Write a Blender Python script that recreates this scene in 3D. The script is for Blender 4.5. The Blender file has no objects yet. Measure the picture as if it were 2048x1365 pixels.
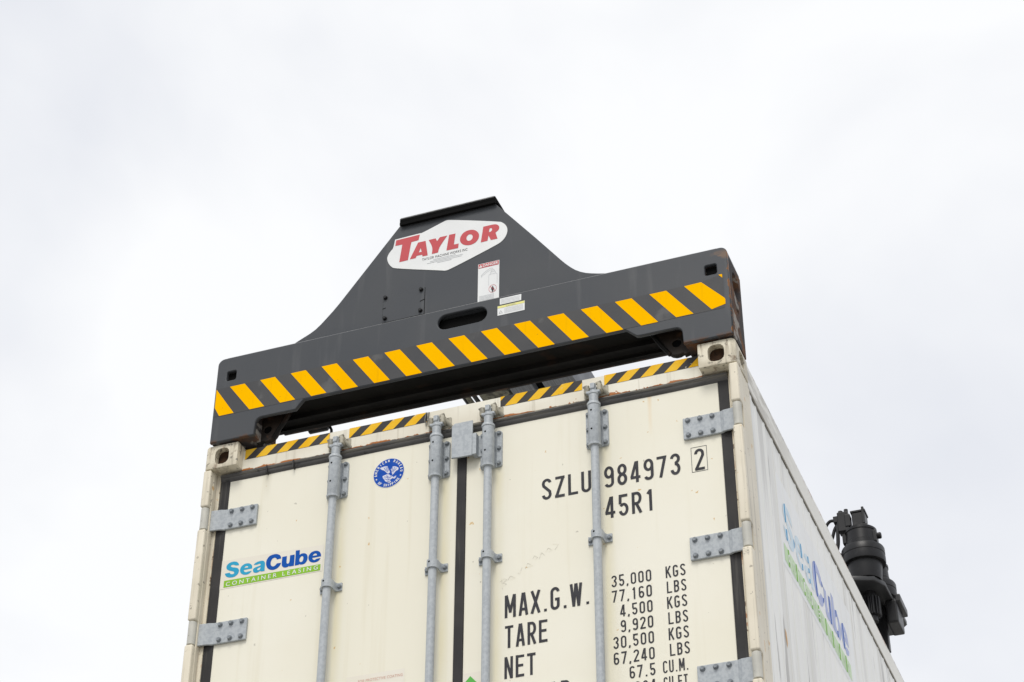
import bpy, bmesh, math, random
from mathutils import Matrix, Vector
random.seed(7)
R = math.radians
S = bpy.context.scene
C = S.collection
ZT = 6.06            # height of the container's top above the yard
# ------------------------------------------------------------------ camera
cam = bpy.data.cameras.new('camera')
cam.sensor_width = 36.0
cam.sensor_fit = 'HORIZONTAL'
cam.lens = 3784.38 / 2048 * 36.0
cam.clip_end = 3000
camo = bpy.data.objects.new('camera', cam)
C.objects.link(camo)
S.camera = camo
yaw, pitch, roll = 0.3676, 0.6120, 0.0034
f_ = Vector((-math.sin(yaw) * math.cos(pitch), math.cos(yaw) * math.cos(pitch), math.sin(pitch)))
rt = Vector((math.cos(yaw), math.sin(yaw), 0))
up = rt.cross(f_)
r2 = math.cos(roll) * rt + math.sin(roll) * up
u2 = -math.sin(roll) * rt + math.cos(roll) * up
m = Matrix((r2, u2, -f_)).transposed().to_4x4()
m.translation = Vector((2.6387, -6.2221, -4.4598 + ZT))
camo.matrix_world = m
# ------------------------------------------------------------------ sky and sun
SUN_EL, SUN_AZ = 50.0, 172.0        # azimuth clockwise from +y
W = bpy.data.worlds.new('World')
S.world = W
W.use_nodes = True
nt = W.node_tree
N, L = nt.nodes, nt.links
N.clear()
out = N.new('ShaderNodeOutputWorld')
bg = N.new('ShaderNodeBackground')
sky = N.new('ShaderNodeTexSky')
sky.sky_type = 'NISHITA'
sky.sun_disc = False
sky.sun_elevation = R(SUN_EL)
sky.sun_rotation = R(SUN_AZ)
tc = N.new('ShaderNodeTexCoord')
mp = N.new('ShaderNodeMapping')
mp.inputs['Scale'].default_value = (1.0, 1.0, 1.6)
mp.inputs['Location'].default_value = (0.35, 0.1, 0.62)
no = N.new('ShaderNodeTexNoise')
no.inputs['Scale'].default_value = 3.0
no.inputs['Distortion'].default_value = 0.35
no.inputs['Detail'].default_value = 5.0
no.inputs['Roughness'].default_value = 0.46
cr = N.new('ShaderNodeValToRGB')
cr.color_ramp.elements[0].position = 0.37
cr.color_ramp.elements[0].color = (0.868, 0.873, 0.880, 1)
cr.color_ramp.elements[1].position = 0.62
cr.color_ramp.elements[1].color = (0.690, 0.707, 0.752, 1)
mx = N.new('ShaderNodeMix')
mx.data_type = 'RGBA'
mx.inputs[0].default_value = 0.93      # thick cloud cover with a little blue sky light through it
L.new(tc.outputs['Generated'], mp.inputs['Vector'])
L.new(mp.outputs['Vector'], no.inputs['Vector'])
L.new(no.outputs['Fac'], cr.inputs['Fac'])
L.new(sky.outputs['Color'], mx.inputs[6])
vs = N.new('ShaderNodeVectorMath')
vs.operation = 'SCALE'
vs.inputs['Scale'].default_value = 10.0
L.new(cr.outputs['Color'], vs.inputs[0])
L.new(vs.outputs['Vector'], mx.inputs[7])
L.new(mx.outputs[2], bg.inputs['Color'])
bg.inputs['Strength'].default_value = 0.10
L.new(bg.outputs['Background'], out.inputs['Surface'])
sun = bpy.data.lights.new('sun', 'SUN')
sun.energy = 1.5
sun.angle = R(24)
sun.color = (1.0, 0.965, 0.91)
suno = bpy.data.objects.new('sun', sun)
C.objects.link(suno)
sd = Vector((math.sin(R(SUN_AZ)) * math.cos(R(SUN_EL)), math.cos(R(SUN_AZ)) * math.cos(R(SUN_EL)), math.sin(R(SUN_EL))))
suno.rotation_euler = sd.to_track_quat('Z', 'Y').to_euler()
suno.location = (0, -10, 30)
S.view_settings.view_transform = 'Standard'
S.view_settings.look = 'None'
S.view_settings.exposure = 0.27
S.view_settings.gamma = 1.0
S.view_settings.use_curve_mapping = False
S.cycles.max_bounces = 8
S.cycles.diffuse_bounces = 4

# ------------------------------------------------------------------ materials
def mat(name, c1, c2=None, rough=0.5, metal=0.0, spec=0.5, scale=6.0, stretch=(1, 1, 1), lo=0.35, hi=0.65,
        speck=None, rust=None, bump=0.0, bscale=60.0, coat=0.0, extra=None):
    """Two-tone procedural paint. speck=(colour, scale, threshold); extra=list of (colour, builder(nt, coord)->fac)"""
    M = bpy.data.materials.new(name)
    M.use_nodes = True
    t = M.node_tree
    b = t.nodes['Principled BSDF']
    b.inputs['Roughness'].default_value = rough
    b.inputs['Metallic'].default_value = metal
    b.inputs['Specular IOR Level'].default_value = spec
    b.inputs['Coat Weight'].default_value = coat
    b.inputs['Coat Roughness'].default_value = 0.15
    co = t.nodes.new('ShaderNodeTexCoord').outputs['Object']
    cur = None
    if c2 is None:
        rgb = t.nodes.new('ShaderNodeRGB')
        rgb.outputs[0].default_value = (*c1, 1)
        cur = rgb.outputs[0]
    else:
        fac = noise_fac(t, co, scale, stretch, lo, hi)
        cur = mixc(t, fac, (*c1, 1), (*c2, 1))
    if speck:
        fac = noise_fac(t, co, speck[1], (1, 1, 1), speck[2], speck[2] + 0.06, 2.0)
        cur = mixc(t, fac, cur, (*speck[0], 1))
    for colr, fn in (extra or []):
        cur = mixc(t, fn(t, co), cur, (*colr, 1))
    t.links.new(cur, b.inputs['Base Color'])
    if bump:
        n = t.nodes.new('ShaderNodeTexNoise')
        n.inputs['Scale'].default_value = bscale
        n.inputs['Detail'].default_value = 3
        t.links.new(co, n.inputs['Vector'])
        bu = t.nodes.new('ShaderNodeBump')
        bu.inputs['Strength'].default_value = bump
        bu.inputs['Distance'].default_value = 0.002
        t.links.new(n.outputs['Fac'], bu.inputs['Height'])
        t.links.new(bu.outputs['Normal'], b.inputs['Normal'])
    return M

def mixc(t, fac, a, b):
    x = t.nodes.new('ShaderNodeMix')
    x.data_type = 'RGBA'
    t.links.new(fac, x.inputs[0])
    for v, i in ((a, 6), (b, 7)):
        if isinstance(v, tuple):
            x.inputs[i].default_value = v
        else:
            t.links.new(v, x.inputs[i])
    return x.outputs[2]

def noise_fac(t, co, scale, stretch=(1, 1, 1), lo=0.4, hi=0.6, detail=5.0, off=(0, 0, 0)):
    mp = t.nodes.new('ShaderNodeMapping')
    mp.inputs['Scale'].default_value = stretch
    mp.inputs['Location'].default_value = off
    t.links.new(co, mp.inputs['Vector'])
    n = t.nodes.new('ShaderNodeTexNoise')
    n.inputs['Scale'].default_value = scale
    n.inputs['Detail'].default_value = detail
    t.links.new(mp.outputs['Vector'], n.inputs['Vector'])
    r = t.nodes.new('ShaderNodeMapRange')
    r.interpolation_type = 'SMOOTHSTEP'
    r.inputs['From Min'].default_value = lo
    r.inputs['From Max'].default_value = hi
    t.links.new(n.outputs['Fac'], r.inputs['Value'])
    return r.outputs['Result']

def math_(t, op, a, b=None):
    n = t.nodes.new('ShaderNodeMath')
    n.operation = op
    n.use_clamp = True
    for v, i in ((a, 0), (b, 1)):
        if v is None:
            continue
        if isinstance(v, (int, float)):
            n.inputs[i].default_value = v
        else:
            t.links.new(v, n.inputs[i])
    return n.outputs[0]

def band(t, co, axis, a, b, absx=False):
    """1 at coordinate a fading to 0 at b"""
    s = t.nodes.new('ShaderNodeSeparateXYZ')
    t.links.new(co, s.inputs[0])
    v = s.outputs[axis]
    if absx:
        n = t.nodes.new('ShaderNodeMath')
        n.operation = 'ABSOLUTE'
        t.links.new(v, n.inputs[0])
        v = n.outputs[0]
    r = t.nodes.new('ShaderNodeMapRange')
    r.inputs['From Min'].default_value = b
    r.inputs['From Max'].default_value = a
    t.links.new(v, r.inputs['Value'])
    return r.outputs['Result']

def patches(scale, lo, hi, amount=1.0, stretch=(1, 1, 1), off=(0, 0, 0), band_=None):
    def fn(t, co):
        f = noise_fac(t, co, scale, stretch, lo, hi, 6.0, off)
        if band_:
            for bd in (band_ if isinstance(band_, list) else [band_]):
                f = math_(t, 'MULTIPLY', f, band(t, co, *bd))
        return math_(t, 'MULTIPLY', f, amount)
    return fn

def edge(scale, k, lo, hi, band_, stretch=(1, 1, 1), off=(0, 0, 0), amount=1.0):
    """patches that gather along an edge with a ragged border"""
    def fn(t, co):
        f = noise_fac(t, co, scale, stretch, 0.0, 1.0, 6.0, off)
        b = band(t, co, *band_)
        n = t.nodes.new('ShaderNodeMath')
        n.operation = 'MULTIPLY_ADD'
        t.links.new(b, n.inputs[0])
        n.inputs[1].default_value = k
        t.links.new(f, n.inputs[2])
        r = t.nodes.new('ShaderNodeMapRange')
        r.interpolation_type = 'SMOOTHSTEP'
        r.inputs['From Min'].default_value = lo
        r.inputs['From Max'].default_value = hi
        t.links.new(n.outputs[0], r.inputs['Value'])
        return math_(t, 'MULTIPLY', r.outputs['Result'], amount)
    return fn

def streaks(scale, lo, hi, amount, sx=9.0, sz=0.35, off=(0, 0, 0), band_=None):
    return patches(scale, lo, hi, amount, (sx, sx, sz), off, band_)

CREAM1, CREAM2 = (0.835, 0.807, 0.695), (0.81, 0.777, 0.65)
RUST = (0.40, 0.135, 0.025)
RUSTD = (0.10, 0.05, 0.028)
DIRT = (0.17, 0.155, 0.125)
M = {}
M['grey'] = mat('grey_machine_paint', (0.058, 0.063, 0.071), (0.066, 0.070, 0.076), 0.42, scale=2.2, spec=0.28,
                extra=[((0.105, 0.108, 0.112), streaks(3.0, 0.56, 0.72, 0.5, 5, 0.5)),
                       ((0.045, 0.045, 0.047), patches(55, 0.70, 0.76, 0.6)),
                       ((0.20, 0.12, 0.075), edge(17, 0.5, 1.02, 1.10, (2, 0.425, 0.385), (0.6, 1, 1.4), (0, 0, 0.2), 0.0)),
                       ((0.17, 0.11, 0.075), patches(19, 0.44, 0.52, 0.9, (0.6, 1, 1.5), band_=[(0, 1.17, 1.12), (2, 0.405, 0.385), (2, 0.425, 0.445)])),
                       ((0.22, 0.10, 0.04), edge(30, 0.45, 0.92, 0.98, (0, 1.2165, 1.205))),
                       (RUSTD, patches(22, 0.42, 0.55, 0.9, band_=[(2, 0.008, 0.022)]))], bump=0.05, bscale=25)
M['grey_edge'] = mat('worn_grey_edge', (0.30, 0.30, 0.30), (0.19, 0.19, 0.19), 0.5, scale=30)
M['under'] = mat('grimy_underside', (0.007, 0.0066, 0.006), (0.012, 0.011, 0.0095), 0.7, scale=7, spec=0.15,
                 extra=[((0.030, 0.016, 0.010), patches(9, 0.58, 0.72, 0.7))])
M['rusty'] = mat('rusted_steel', (0.075, 0.042, 0.028), (0.16, 0.075, 0.035), 0.85, scale=18, spec=0.2, bump=0.5, bscale=90,
                 extra=[((0.050, 0.051, 0.055), patches(6, 0.42, 0.54, 0.9)), ((0.36, 0.34, 0.31), patches(15, 0.57, 0.64, 0.75, (1, 0.6, 1)))])
M['black'] = mat('black_machine_paint', (0.007, 0.007, 0.008), (0.012, 0.012, 0.013), 0.38, scale=9, spec=0.35,
                 extra=[((0.03, 0.03, 0.03), patches(14, 0.62, 0.75, 0.5))])
M['lug'] = mat('oily_lock_steel', (0.016, 0.013, 0.011), (0.030, 0.020, 0.014), 0.6, scale=12, spec=0.3,
               extra=[((0.11, 0.055, 0.030), patches(14, 0.52, 0.66, 0.8))])
M['deck'] = mat('satin_dark_paint', (0.030, 0.031, 0.033), (0.040, 0.041, 0.043), 0.4, scale=9, spec=0.4)
M['rustshade'] = mat('rusty_brown_cavity_shade', (0.030, 0.018, 0.012), (0.055, 0.030, 0.017), 0.9, scale=30, spec=0.1)  # dark brown, the casting openings' inner shade put into the colour
M['hole'] = mat('black_and_cavity_shade', (0.004, 0.004, 0.004), None, 0.9, spec=0.1)  # near-black for parts and joints, and for shade painted into openings
M['yellow'] = mat('yellow_reflective_tape', (0.95, 0.475, 0.001), (0.97, 0.50, 0.001), 0.55, scale=3, spec=0.0,
                  extra=[((0.35, 0.19, 0.02), patches(60, 0.71, 0.76, 0.7)), ((0.78, 0.38, 0.005), streaks(6, 0.6, 0.75, 0.35))])
M['tapegrey'] = mat('dark_grey_tape', (0.074, 0.074, 0.075), (0.064, 0.065, 0.069), 0.5, scale=5, spec=0.2,
                    extra=[((0.045, 0.045, 0.047), patches(48, 0.69, 0.74, 0.8)), ((0.15, 0.15, 0.148), patches(9, 0.6, 0.72, 0.5))])
M['yellow2'] = mat('weathered_yellow_tape', (0.84, 0.46, 0.012), (0.86, 0.52, 0.04), 0.5, scale=9, spec=0.1,
                   extra=[((0.68, 0.62, 0.45), patches(30, 0.63, 0.70, 0.7, band_=(2, -0.012, -0.055))), ((0.25, 0.2, 0.1), patches(40, 0.70, 0.75, 0.6))])
M['tapedark'] = mat('weathered_dark_tape', (0.048, 0.046, 0.047), (0.058, 0.056, 0.057), 0.5, scale=9, spec=0.15,
                    extra=[((0.6, 0.57, 0.48), patches(45, 0.66, 0.71, 0.7, band_=(0, 1.06, 0.3)))])
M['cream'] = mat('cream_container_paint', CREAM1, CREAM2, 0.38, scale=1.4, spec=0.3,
                 extra=[((0.66, 0.60, 0.43), streaks(2.2, 0.57, 0.75, 0.25)),
                        *[((0.74, 0.67, 0.42), patches(5, 0.25, 0.7, 0.55, (1, 1, 0.4), (x, 0, 0), [(0, x + 0.030, x + 0.062), (0, x + 0.022, x + 0.008), (2, -0.40, -0.30)])) for x in (-0.583, -0.109, 0.128, 0.597)],  # yellow stain plus soft bar shade, painted right of each locking bar
                        ((0.62, 0.40, 0.14), patches(24, 0.725, 0.745, 0.8)),
                        ((0.40, 0.37, 0.30), patches(31, 0.715, 0.74, 0.6, off=(3, 1, 7))),
                        ((0.74, 0.52, 0.24), patches(4, 0.30, 0.62, 0.75, (1, 1, 0.5), band_=[(0, 0.822, 0.812), (0, 0.826, 0.836), (2, -0.15, -0.36)])),
                        ((0.60, 0.56, 0.44), patches(4, 0.30, 0.62, 0.7, (1, 1, 0.5), band_=[(0, -0.935, -0.955), (0, -0.925, -0.905), (2, -0.15, -0.30)]))])
M['header'] = mat('cream_header_paint', CREAM1, (0.73, 0.68, 0.56), 0.42, scale=3, spec=0.4,
                  extra=[((0.50, 0.45, 0.35), streaks(5, 0.55, 0.72, 0.5)),
                         (RUST, edge(7, 0.42, 0.86, 0.90, (2, -0.1225, -0.104), (1, 1, 3), (0.3, 0, 0))),
                         (RUST, edge(34, 0.40, 0.93, 0.98, (2, -0.1225, -0.098), (1, 1, 1), (5, 2, 0))),
                         ((0.16, 0.12, 0.08), edge(26, 0.40, 0.96, 1.02, (2, -0.1232, -0.115), (1, 1, 1), (1.3, 4, 0), 0.8)),
                         (DIRT, patches(38, 0.56, 0.64, 0.7, (1, 1, 1), (2, 2, 2), (2, -0.002, -0.016)))])
M['casting'] = mat('cream_casting_paint', (0.76, 0.70, 0.56), (0.62, 0.56, 0.43), 0.5, scale=11, spec=0.35, bump=0.35, bscale=70,
                   extra=[((0.42, 0.38, 0.29), streaks(6, 0.50, 0.66, 0.7, 6, 0.6)),
                          (RUST, streaks(7, 0.60, 0.70, 0.75, 7, 0.8, (4, 1, 0), [(2, 0.0, -0.09), (0, -1.0, -0.9)])),
                          (DIRT, patches(42, 0.58, 0.66, 0.8)),
                          ((0.20, 0.15, 0.10), streaks(9, 0.53, 0.63, 0.8, 5, 0.7, (3, 3, 0), (2, 0.0, -0.09))),
                          ((0.16, 0.09, 0.05), patches(14, 0.60, 0.70, 0.8, off=(0, 3, 2)))])
M['post'] = mat('cream_post_paint', (0.77, 0.71, 0.58), (0.70, 0.64, 0.51), 0.45, scale=5, spec=0.35,
                extra=[((0.46, 0.42, 0.34), streaks(5, 0.52, 0.68, 0.6)),
                       ((0.26, 0.23, 0.18), patches(46, 0.635, 0.69, 0.7)),
                       ((0.62, 0.36, 0.10), patches(15, 0.68, 0.73, 0.7, off=(2, 9, 1)))])
M['reveal'] = mat('rusty_post_edge', (0.72, 0.66, 0.53), (0.64, 0.57, 0.43), 0.55, scale=6, spec=0.3,
                  extra=[(RUST, patches(15, 0.56, 0.62, 0.9, (1, 1, 0.8), band_=(2, -1.4, -0.2))),
                         ((0.12, 0.07, 0.04), patches(52, 0.60, 0.66, 0.8))])
def rib_lines(amount):
    def fn(t, co):
        s_ = t.nodes.new('ShaderNodeSeparateXYZ')
        t.links.new(co, s_.inputs[0])
        a = t.nodes.new('ShaderNodeMath')
        a.operation = 'SUBTRACT'
        t.links.new(s_.outputs[1], a.inputs[0])
        a.inputs[1].default_value = 0.302 + 0.026
        b = t.nodes.new('ShaderNodeMath')
        b.operation = 'FLOORED_MODULO'
        t.links.new(a.outputs[0], b.inputs[0])
        b.inputs[1].default_value = 0.135
        r = t.nodes.new('ShaderNodeMapRange')
        r.inputs['From Min'].default_value = 0.016
        r.inputs['From Max'].default_value = 0.006
        t.links.new(b.outputs[0], r.inputs['Value'])
        f = math_(t, 'MULTIPLY', r.outputs['Result'], noise_fac(t, co, 4, (1, 3, 0.5), 0.35, 0.6))
        return math_(t, 'MULTIPLY', f, amount)
    return fn
M['side'] = mat('white_side_paint', (0.85, 0.845, 0.80), (0.81, 0.805, 0.76), 0.28, scale=1.8, spec=0.5,
                extra=[((0.40, 0.385, 0.34), rib_lines(0.8)), ((0.56, 0.545, 0.495), streaks(5, 0.52, 0.66, 0.6, 1.7, 0.10)),
                       ((0.22, 0.20, 0.17), streaks(9, 0.64, 0.69, 0.75, 1.9, 0.14, (3, 2, 1))),
                       ((0.42, 0.40, 0.35), streaks(7, 0.45, 0.60, 0.75, 2.2, 0.12, (7, 2, 1), (1, 0.1, 0.9)))])
M['rail'] = mat('white_rail_paint', (0.79, 0.77, 0.70), (0.75, 0.73, 0.66), 0.35, scale=3, spec=0.45,
                extra=[((0.30, 0.27, 0.21), patches(12, 0.46, 0.58, 0.85, (1, 0.35, 1.6), band_=(1, 0.1, 1.1))),
                       ((0.10, 0.085, 0.07), patches(30, 0.50, 0.58, 0.9, (1, 1, 1), (1, 1, 1), (2, -0.018, -0.040))),
                       (RUST, patches(16, 0.60, 0.66, 0.8, (1, 0.5, 2), (8, 2, 1), (2, -0.02, -0.05)))])
M['sidegap'] = mat('seam_shadow_line', (0.20, 0.185, 0.155), (0.12, 0.11, 0.09), 0.8, scale=12)  # dark gap with the rail lip's shadow line put into the colour
GALV = dict(rough=0.46, spec=0.5, scale=70, lo=0.42, hi=0.60, bump=0.10, bscale=180)
M['galv'] = mat('galvanised_steel', (0.43, 0.46, 0.48), (0.36, 0.39, 0.415), **GALV,
                extra=[((0.50, 0.53, 0.55), streaks(4, 0.55, 0.7, 0.45)), ((0.17, 0.18, 0.19), patches(90, 0.70, 0.75, 0.6))])
M['galvd'] = mat('galvanised_bolt', (0.25, 0.275, 0.30), (0.19, 0.21, 0.23), **GALV)
M['knuckle'] = mat('painted_knuckle', (0.56, 0.545, 0.48), (0.47, 0.465, 0.42), 0.5, scale=14,
                   extra=[(RUST, patches(26, 0.70, 0.74, 0.8)), (DIRT, patches(33, 0.64, 0.7, 0.6))])
M['keeper'] = mat('grimy_cream_keeper', (0.46, 0.43, 0.34), (0.34, 0.32, 0.26), 0.6, scale=40, bump=0.5, bscale=110,
                  extra=[(DIRT, patches(36, 0.52, 0.62, 0.7))])
M['rubber'] = mat('black_rubber_seal', (0.038, 0.037, 0.038), (0.050, 0.048, 0.048), 0.6, scale=6, spec=0.15,
                  extra=[((0.12, 0.115, 0.105), streaks(7, 0.57, 0.7, 0.45))])
M['rubbert'] = mat('weathered_rubber_seal', (0.078, 0.076, 0.076), (0.105, 0.102, 0.098), 0.6, scale=8, spec=0.25,
                   extra=[((0.29, 0.265, 0.21), patches(7, 0.44, 0.60, 0.85, (1.0, 1, 16), band_=(2, -0.122, -0.150))),
                          ((0.03, 0.03, 0.03), patches(22, 0.6, 0.68, 0.6))])
M['print'] = mat('dark_grey_print', (0.046, 0.046, 0.052), (0.058, 0.058, 0.064), 0.5, scale=30, spec=0.12,
                 extra=[((0.5, 0.47, 0.39), patches(120, 0.73, 0.77, 0.6))])
M['scratch'] = mat('pencil_scribble', (0.44, 0.41, 0.34), (0.80, 0.76, 0.63), 0.6, scale=55, lo=0.45, hi=0.55)
M['white'] = mat('white_sticker', (0.80, 0.81, 0.80), (0.75, 0.76, 0.755), 0.4, scale=4)
M['whitef'] = mat('faded_white_sticker', (0.83, 0.84, 0.83), (0.80, 0.805, 0.79), 0.3, scale=4)
M['orange'] = mat('orange_scrape', (0.66, 0.34, 0.10), (0.75, 0.5, 0.25), 0.5, scale=60)
M['tag'] = mat('dull_wire', (0.16, 0.155, 0.13), (0.25, 0.24, 0.2), 0.5, scale=50)
M['whited'] = mat('door_sticker_film', (0.79, 0.75, 0.655), (0.77, 0.725, 0.615), 0.35, scale=4)
M['red'] = mat('faded_red_print', (0.56, 0.10, 0.11), (0.53, 0.095, 0.105), 0.5, scale=6, spec=0.15)
M['redt'] = mat('faint_red_print', (0.62, 0.36, 0.28), None, 0.5)
M['blue'] = mat('blue_print', (0.004, 0.085, 0.40), (0.004, 0.078, 0.37), 0.45, scale=8, spec=0.12)
M['cyan'] = mat('cyan_print', (0.035, 0.36, 0.57), (0.03, 0.33, 0.54), 0.45, scale=8, spec=0.12)
M['green'] = mat('lime_green_print', (0.27, 0.54, 0.045), (0.25, 0.50, 0.04), 0.45, scale=8, spec=0.12)
M['greend'] = mat('green_diamond_print', (0.09, 0.42, 0.055), None, 0.35)
FADE = [((0.76, 0.76, 0.73), streaks(12, 0.66, 0.74, 0.7, 5, 1.0)), ((0.10, 0.10, 0.09), patches(45, 0.66, 0.70, 0.8, band_=(1, 1.15, 1.45)))]
M['sblue'] = mat('sheen_faded_blue_print', (0.18, 0.25, 0.58), (0.26, 0.32, 0.60), 0.28, scale=14, extra=FADE)  # flats: fading and glancing sky sheen both put into the colour
M['scyan'] = mat('sheen_faded_cyan_print', (0.46, 0.63, 0.75), (0.56, 0.69, 0.76), 0.28, scale=14, extra=FADE)
M['sgreen'] = mat('sheen_faded_green_print', (0.42, 0.65, 0.28), (0.49, 0.67, 0.37), 0.28, scale=14, extra=FADE + [((0.05, 0.06, 0.05), patches(40, 0.62, 0.66, 0.9, band_=[(1, 1.02, 0.92), (1, 1.24, 1.32)]))])
M['sgreen_l'] = mat('sheen_faded_pale_print', (0.58, 0.74, 0.48), None, 0.28)
M['sblue_f'] = mat('flank_blue_print', (0.004, 0.085, 0.40), None, 0.4, spec=0.12)  # full colour for the rib flanks, without the painted sheen
M['scyan_f'] = mat('flank_cyan_print', (0.02, 0.28, 0.55), None, 0.4, spec=0.12)
M['sgreen_f'] = mat('flank_green_print', (0.16, 0.42, 0.03), None, 0.4, spec=0.12)
M['emblem'] = mat('emblem_blue', (0.006, 0.07, 0.40), (0.012, 0.085, 0.43), 0.45, scale=30, spec=0.12)
M['eagle'] = mat('emblem_pale_print', (0.52, 0.54, 0.70), (0.70, 0.71, 0.79), 0.4, scale=160)
M['ltext'] = mat('grey_fine_print', (0.35, 0.37, 0.39), None, 0.5)
M['lyellow'] = mat('pale_yellow_print', (0.78, 0.74, 0.24), None, 0.4)
M['ground'] = mat('worn_concrete_yard', (0.34, 0.33, 0.31), (0.26, 0.255, 0.245), 0.85, scale=0.4, spec=0.3,
                  extra=[((0.18, 0.18, 0.175), patches(2.5, 0.58, 0.7, 0.6))])
M['reefer'] = mat('roof_sheet', (0.62, 0.61, 0.57), (0.52, 0.51, 0.47), 0.5, scale=2)
M['moss'] = mat('mossy_grey', (0.20, 0.19, 0.14), (0.07, 0.065, 0.05), 0.8, scale=45)
M['scuff'] = mat('scuffed_grey_paint', (0.20, 0.21, 0.23), (0.12, 0.125, 0.14), 0.5, scale=9, stretch=(20, 0.4, 1))

# ------------------------------------------------------------------ builders
WL = {}          # world location of every object made (all are translated only)
def put(name, me, mt, parent=None, loc=(0, 0, 0), smooth=False, label=None, kind=None):
    o = bpy.data.objects.new(name, me)
    if mt is not None and me is not None and not me.materials:
        me.materials.append(M[mt])
    C.objects.link(o)
    w = Vector(loc) + Vector((0, 0, ZT))
    o.location = w
    WL[o.name] = w
    if parent is not None:
        o.parent = parent
        o.matrix_parent_inverse = Matrix.Translation(-WL[parent.name])
    if smooth:
        for p in me.polygons:
            p.use_smooth = True
    if label:
        o['label'] = label
    if kind:
        o['kind'] = kind
    return o

def thing(name, label, cat, loc, group=None):
    o = put(name, None, None, None, loc)
    o.empty_display_size = 0.3
    o['label'] = label
    o['category'] = cat
    return o

def from_bm(bm, name='m'):
    me = bpy.data.meshes.new(name)
    bmesh.ops.recalc_face_normals(bm, faces=bm.faces)
    bm.to_mesh(me)
    bm.free()
    return me

def join(*ms):
    bm = bmesh.new()
    for x in ms:
        bm.from_mesh(x)
    me = bpy.data.meshes.new('j')
    bm.to_mesh(me)
    bm.free()
    return me

def box(x0, x1, y0, y1, z0, z1, bev=0.0, seg=2):
    bm = bmesh.new()
    bmesh.ops.create_cube(bm, size=1)
    bmesh.ops.scale(bm, vec=(abs(x1 - x0), abs(y1 - y0), abs(z1 - z0)), verts=bm.verts)
    bmesh.ops.translate(bm, vec=((x0 + x1) / 2, (y0 + y1) / 2, (z0 + z1) / 2), verts=bm.verts)
    if bev:
        bmesh.ops.bevel(bm, geom=list(bm.edges), offset=bev, segments=seg, profile=0.6, affect='EDGES')
    return from_bm(bm)

def lathe(prof, n=28, c=(0, 0, 0), axis='z'):
    """prof: list of (r, h) bottom to top; closed with caps"""
    bm = bmesh.new()
    rings = []
    for r, h in prof:
        ring = []
        for i in range(n):
            a = 2 * math.pi * i / n
            x, y = r * math.cos(a), r * math.sin(a)
            p = {'z': (x, y, h), 'y': (x, h, y), 'x': (h, x, y)}[axis]
            ring.append(bm.verts.new((p[0] + c[0], p[1] + c[1], p[2] + c[2])))
        rings.append(ring)
    for a, b in zip(rings, rings[1:]):
        for i in range(n):
            bm.faces.new((a[i], a[(i + 1) % n], b[(i + 1) % n], b[i]))
    bm.faces.new(rings[0])
    bm.faces.new(rings[-1])
    return from_bm(bm)

def smooth_by_angle(me, ang=35):
    for p in me.polygons:
        p.use_smooth = True
    bm = bmesh.new()
    bm.from_mesh(me)
    for e in bm.edges:
        if len(e.link_faces) == 2 and e.calc_face_angle(0) > R(ang):
            e.smooth = False
    bm.to_mesh(me)
    bm.free()
    return me

def tube(pts, r, n=10):
    bm = bmesh.new()
    pts = [Vector(p) for p in pts]
    rings = []
    for i, p in enumerate(pts):
        d = (pts[min(i + 1, len(pts) - 1)] - pts[max(i - 1, 0)]).normalized()
        a = d.orthogonal().normalized() if i == 0 else (rings_a - d * rings_a.dot(d)).normalized()
        rings_a = a
        b = d.cross(a)
        rings.append([bm.verts.new(p + r * (math.cos(t) * a + math.sin(t) * b)) for t in [2 * math.pi * k / n for k in range(n)]])
    for a, b in zip(rings, rings[1:]):
        for k in range(n):
            bm.faces.new((a[k], a[(k + 1) % n], b[(k + 1) % n], b[k]))
    bm.faces.new(rings[0])
    bm.faces.new(rings[-1])
    return smooth_by_angle(from_bm(bm), 50)

def curve_mesh(loops, half=0.0, bev=0.0):
    cu = bpy.data.curves.new('c', 'CURVE')
    cu.dimensions = '2D'
    cu.fill_mode = 'BOTH' if half > 0 else 'FRONT'
    cu.extrude = max(half - bev, 0)
    cu.bevel_depth = bev
    cu.bevel_resolution = 1
    cu.offset = -bev
    for lp in loops:
        sp = cu.splines.new('POLY')
        sp.points.add(len(lp) - 1)
        for p, (a, b) in zip(sp.points, lp):
            p.co = (a, b, 0, 1)
        sp.use_cyclic_u = True
    ob = bpy.data.objects.new('c', cu)
    me = bpy.data.meshes.new_from_object(ob)
    bpy.data.objects.remove(ob)
    bpy.data.curves.remove(cu)
    me.materials.clear()
    return me

def to_xz(me, y):
    """curve plane (u, v, w) -> (x=u, y=y-w, z=v): the front (+w) faces the camera side"""
    for v in me.vertices:
        u, vv, w = v.co
        v.co = (u, y - w, vv)
    return me

def to_yz(me, x):
    """(u, v, w) -> (x + w, y=u, z=v): front faces +x"""
    for v in me.vertices:
        u, vv, w = v.co
        v.co = (x + w, u, vv)
    return me

def plate(outline, holes, y0, y1, bev=0.002):
    return to_xz(curve_mesh([outline] + list(holes), abs(y1 - y0) / 2, bev), (y0 + y1) / 2)

def flat(loops, y):
    return to_xz(curve_mesh(loops), y)

def rect(x0, x1, z0, z1):
    return [(x0, z0), (x1, z0), (x1, z1), (x0, z1)]

def rrect(x0, x1, z0, z1, r, n=5):
    p = []
    for cx, cz, a0 in ((x1 - r, z0 + r, -90), (x1 - r, z1 - r, 0), (x0 + r, z1 - r, 90), (x0 + r, z0 + r, 180)):
        for i in range(n + 1):
            a = R(a0 + 90 * i / n)
            p.append((cx + r * math.cos(a), cz + r * math.sin(a)))
    return p

def circ(cx, cz, r, n=32, rz=None):
    return [(cx + r * math.cos(2 * math.pi * i / n), cz + (rz or r) * math.sin(2 * math.pi * i / n)) for i in range(n)]

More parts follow.
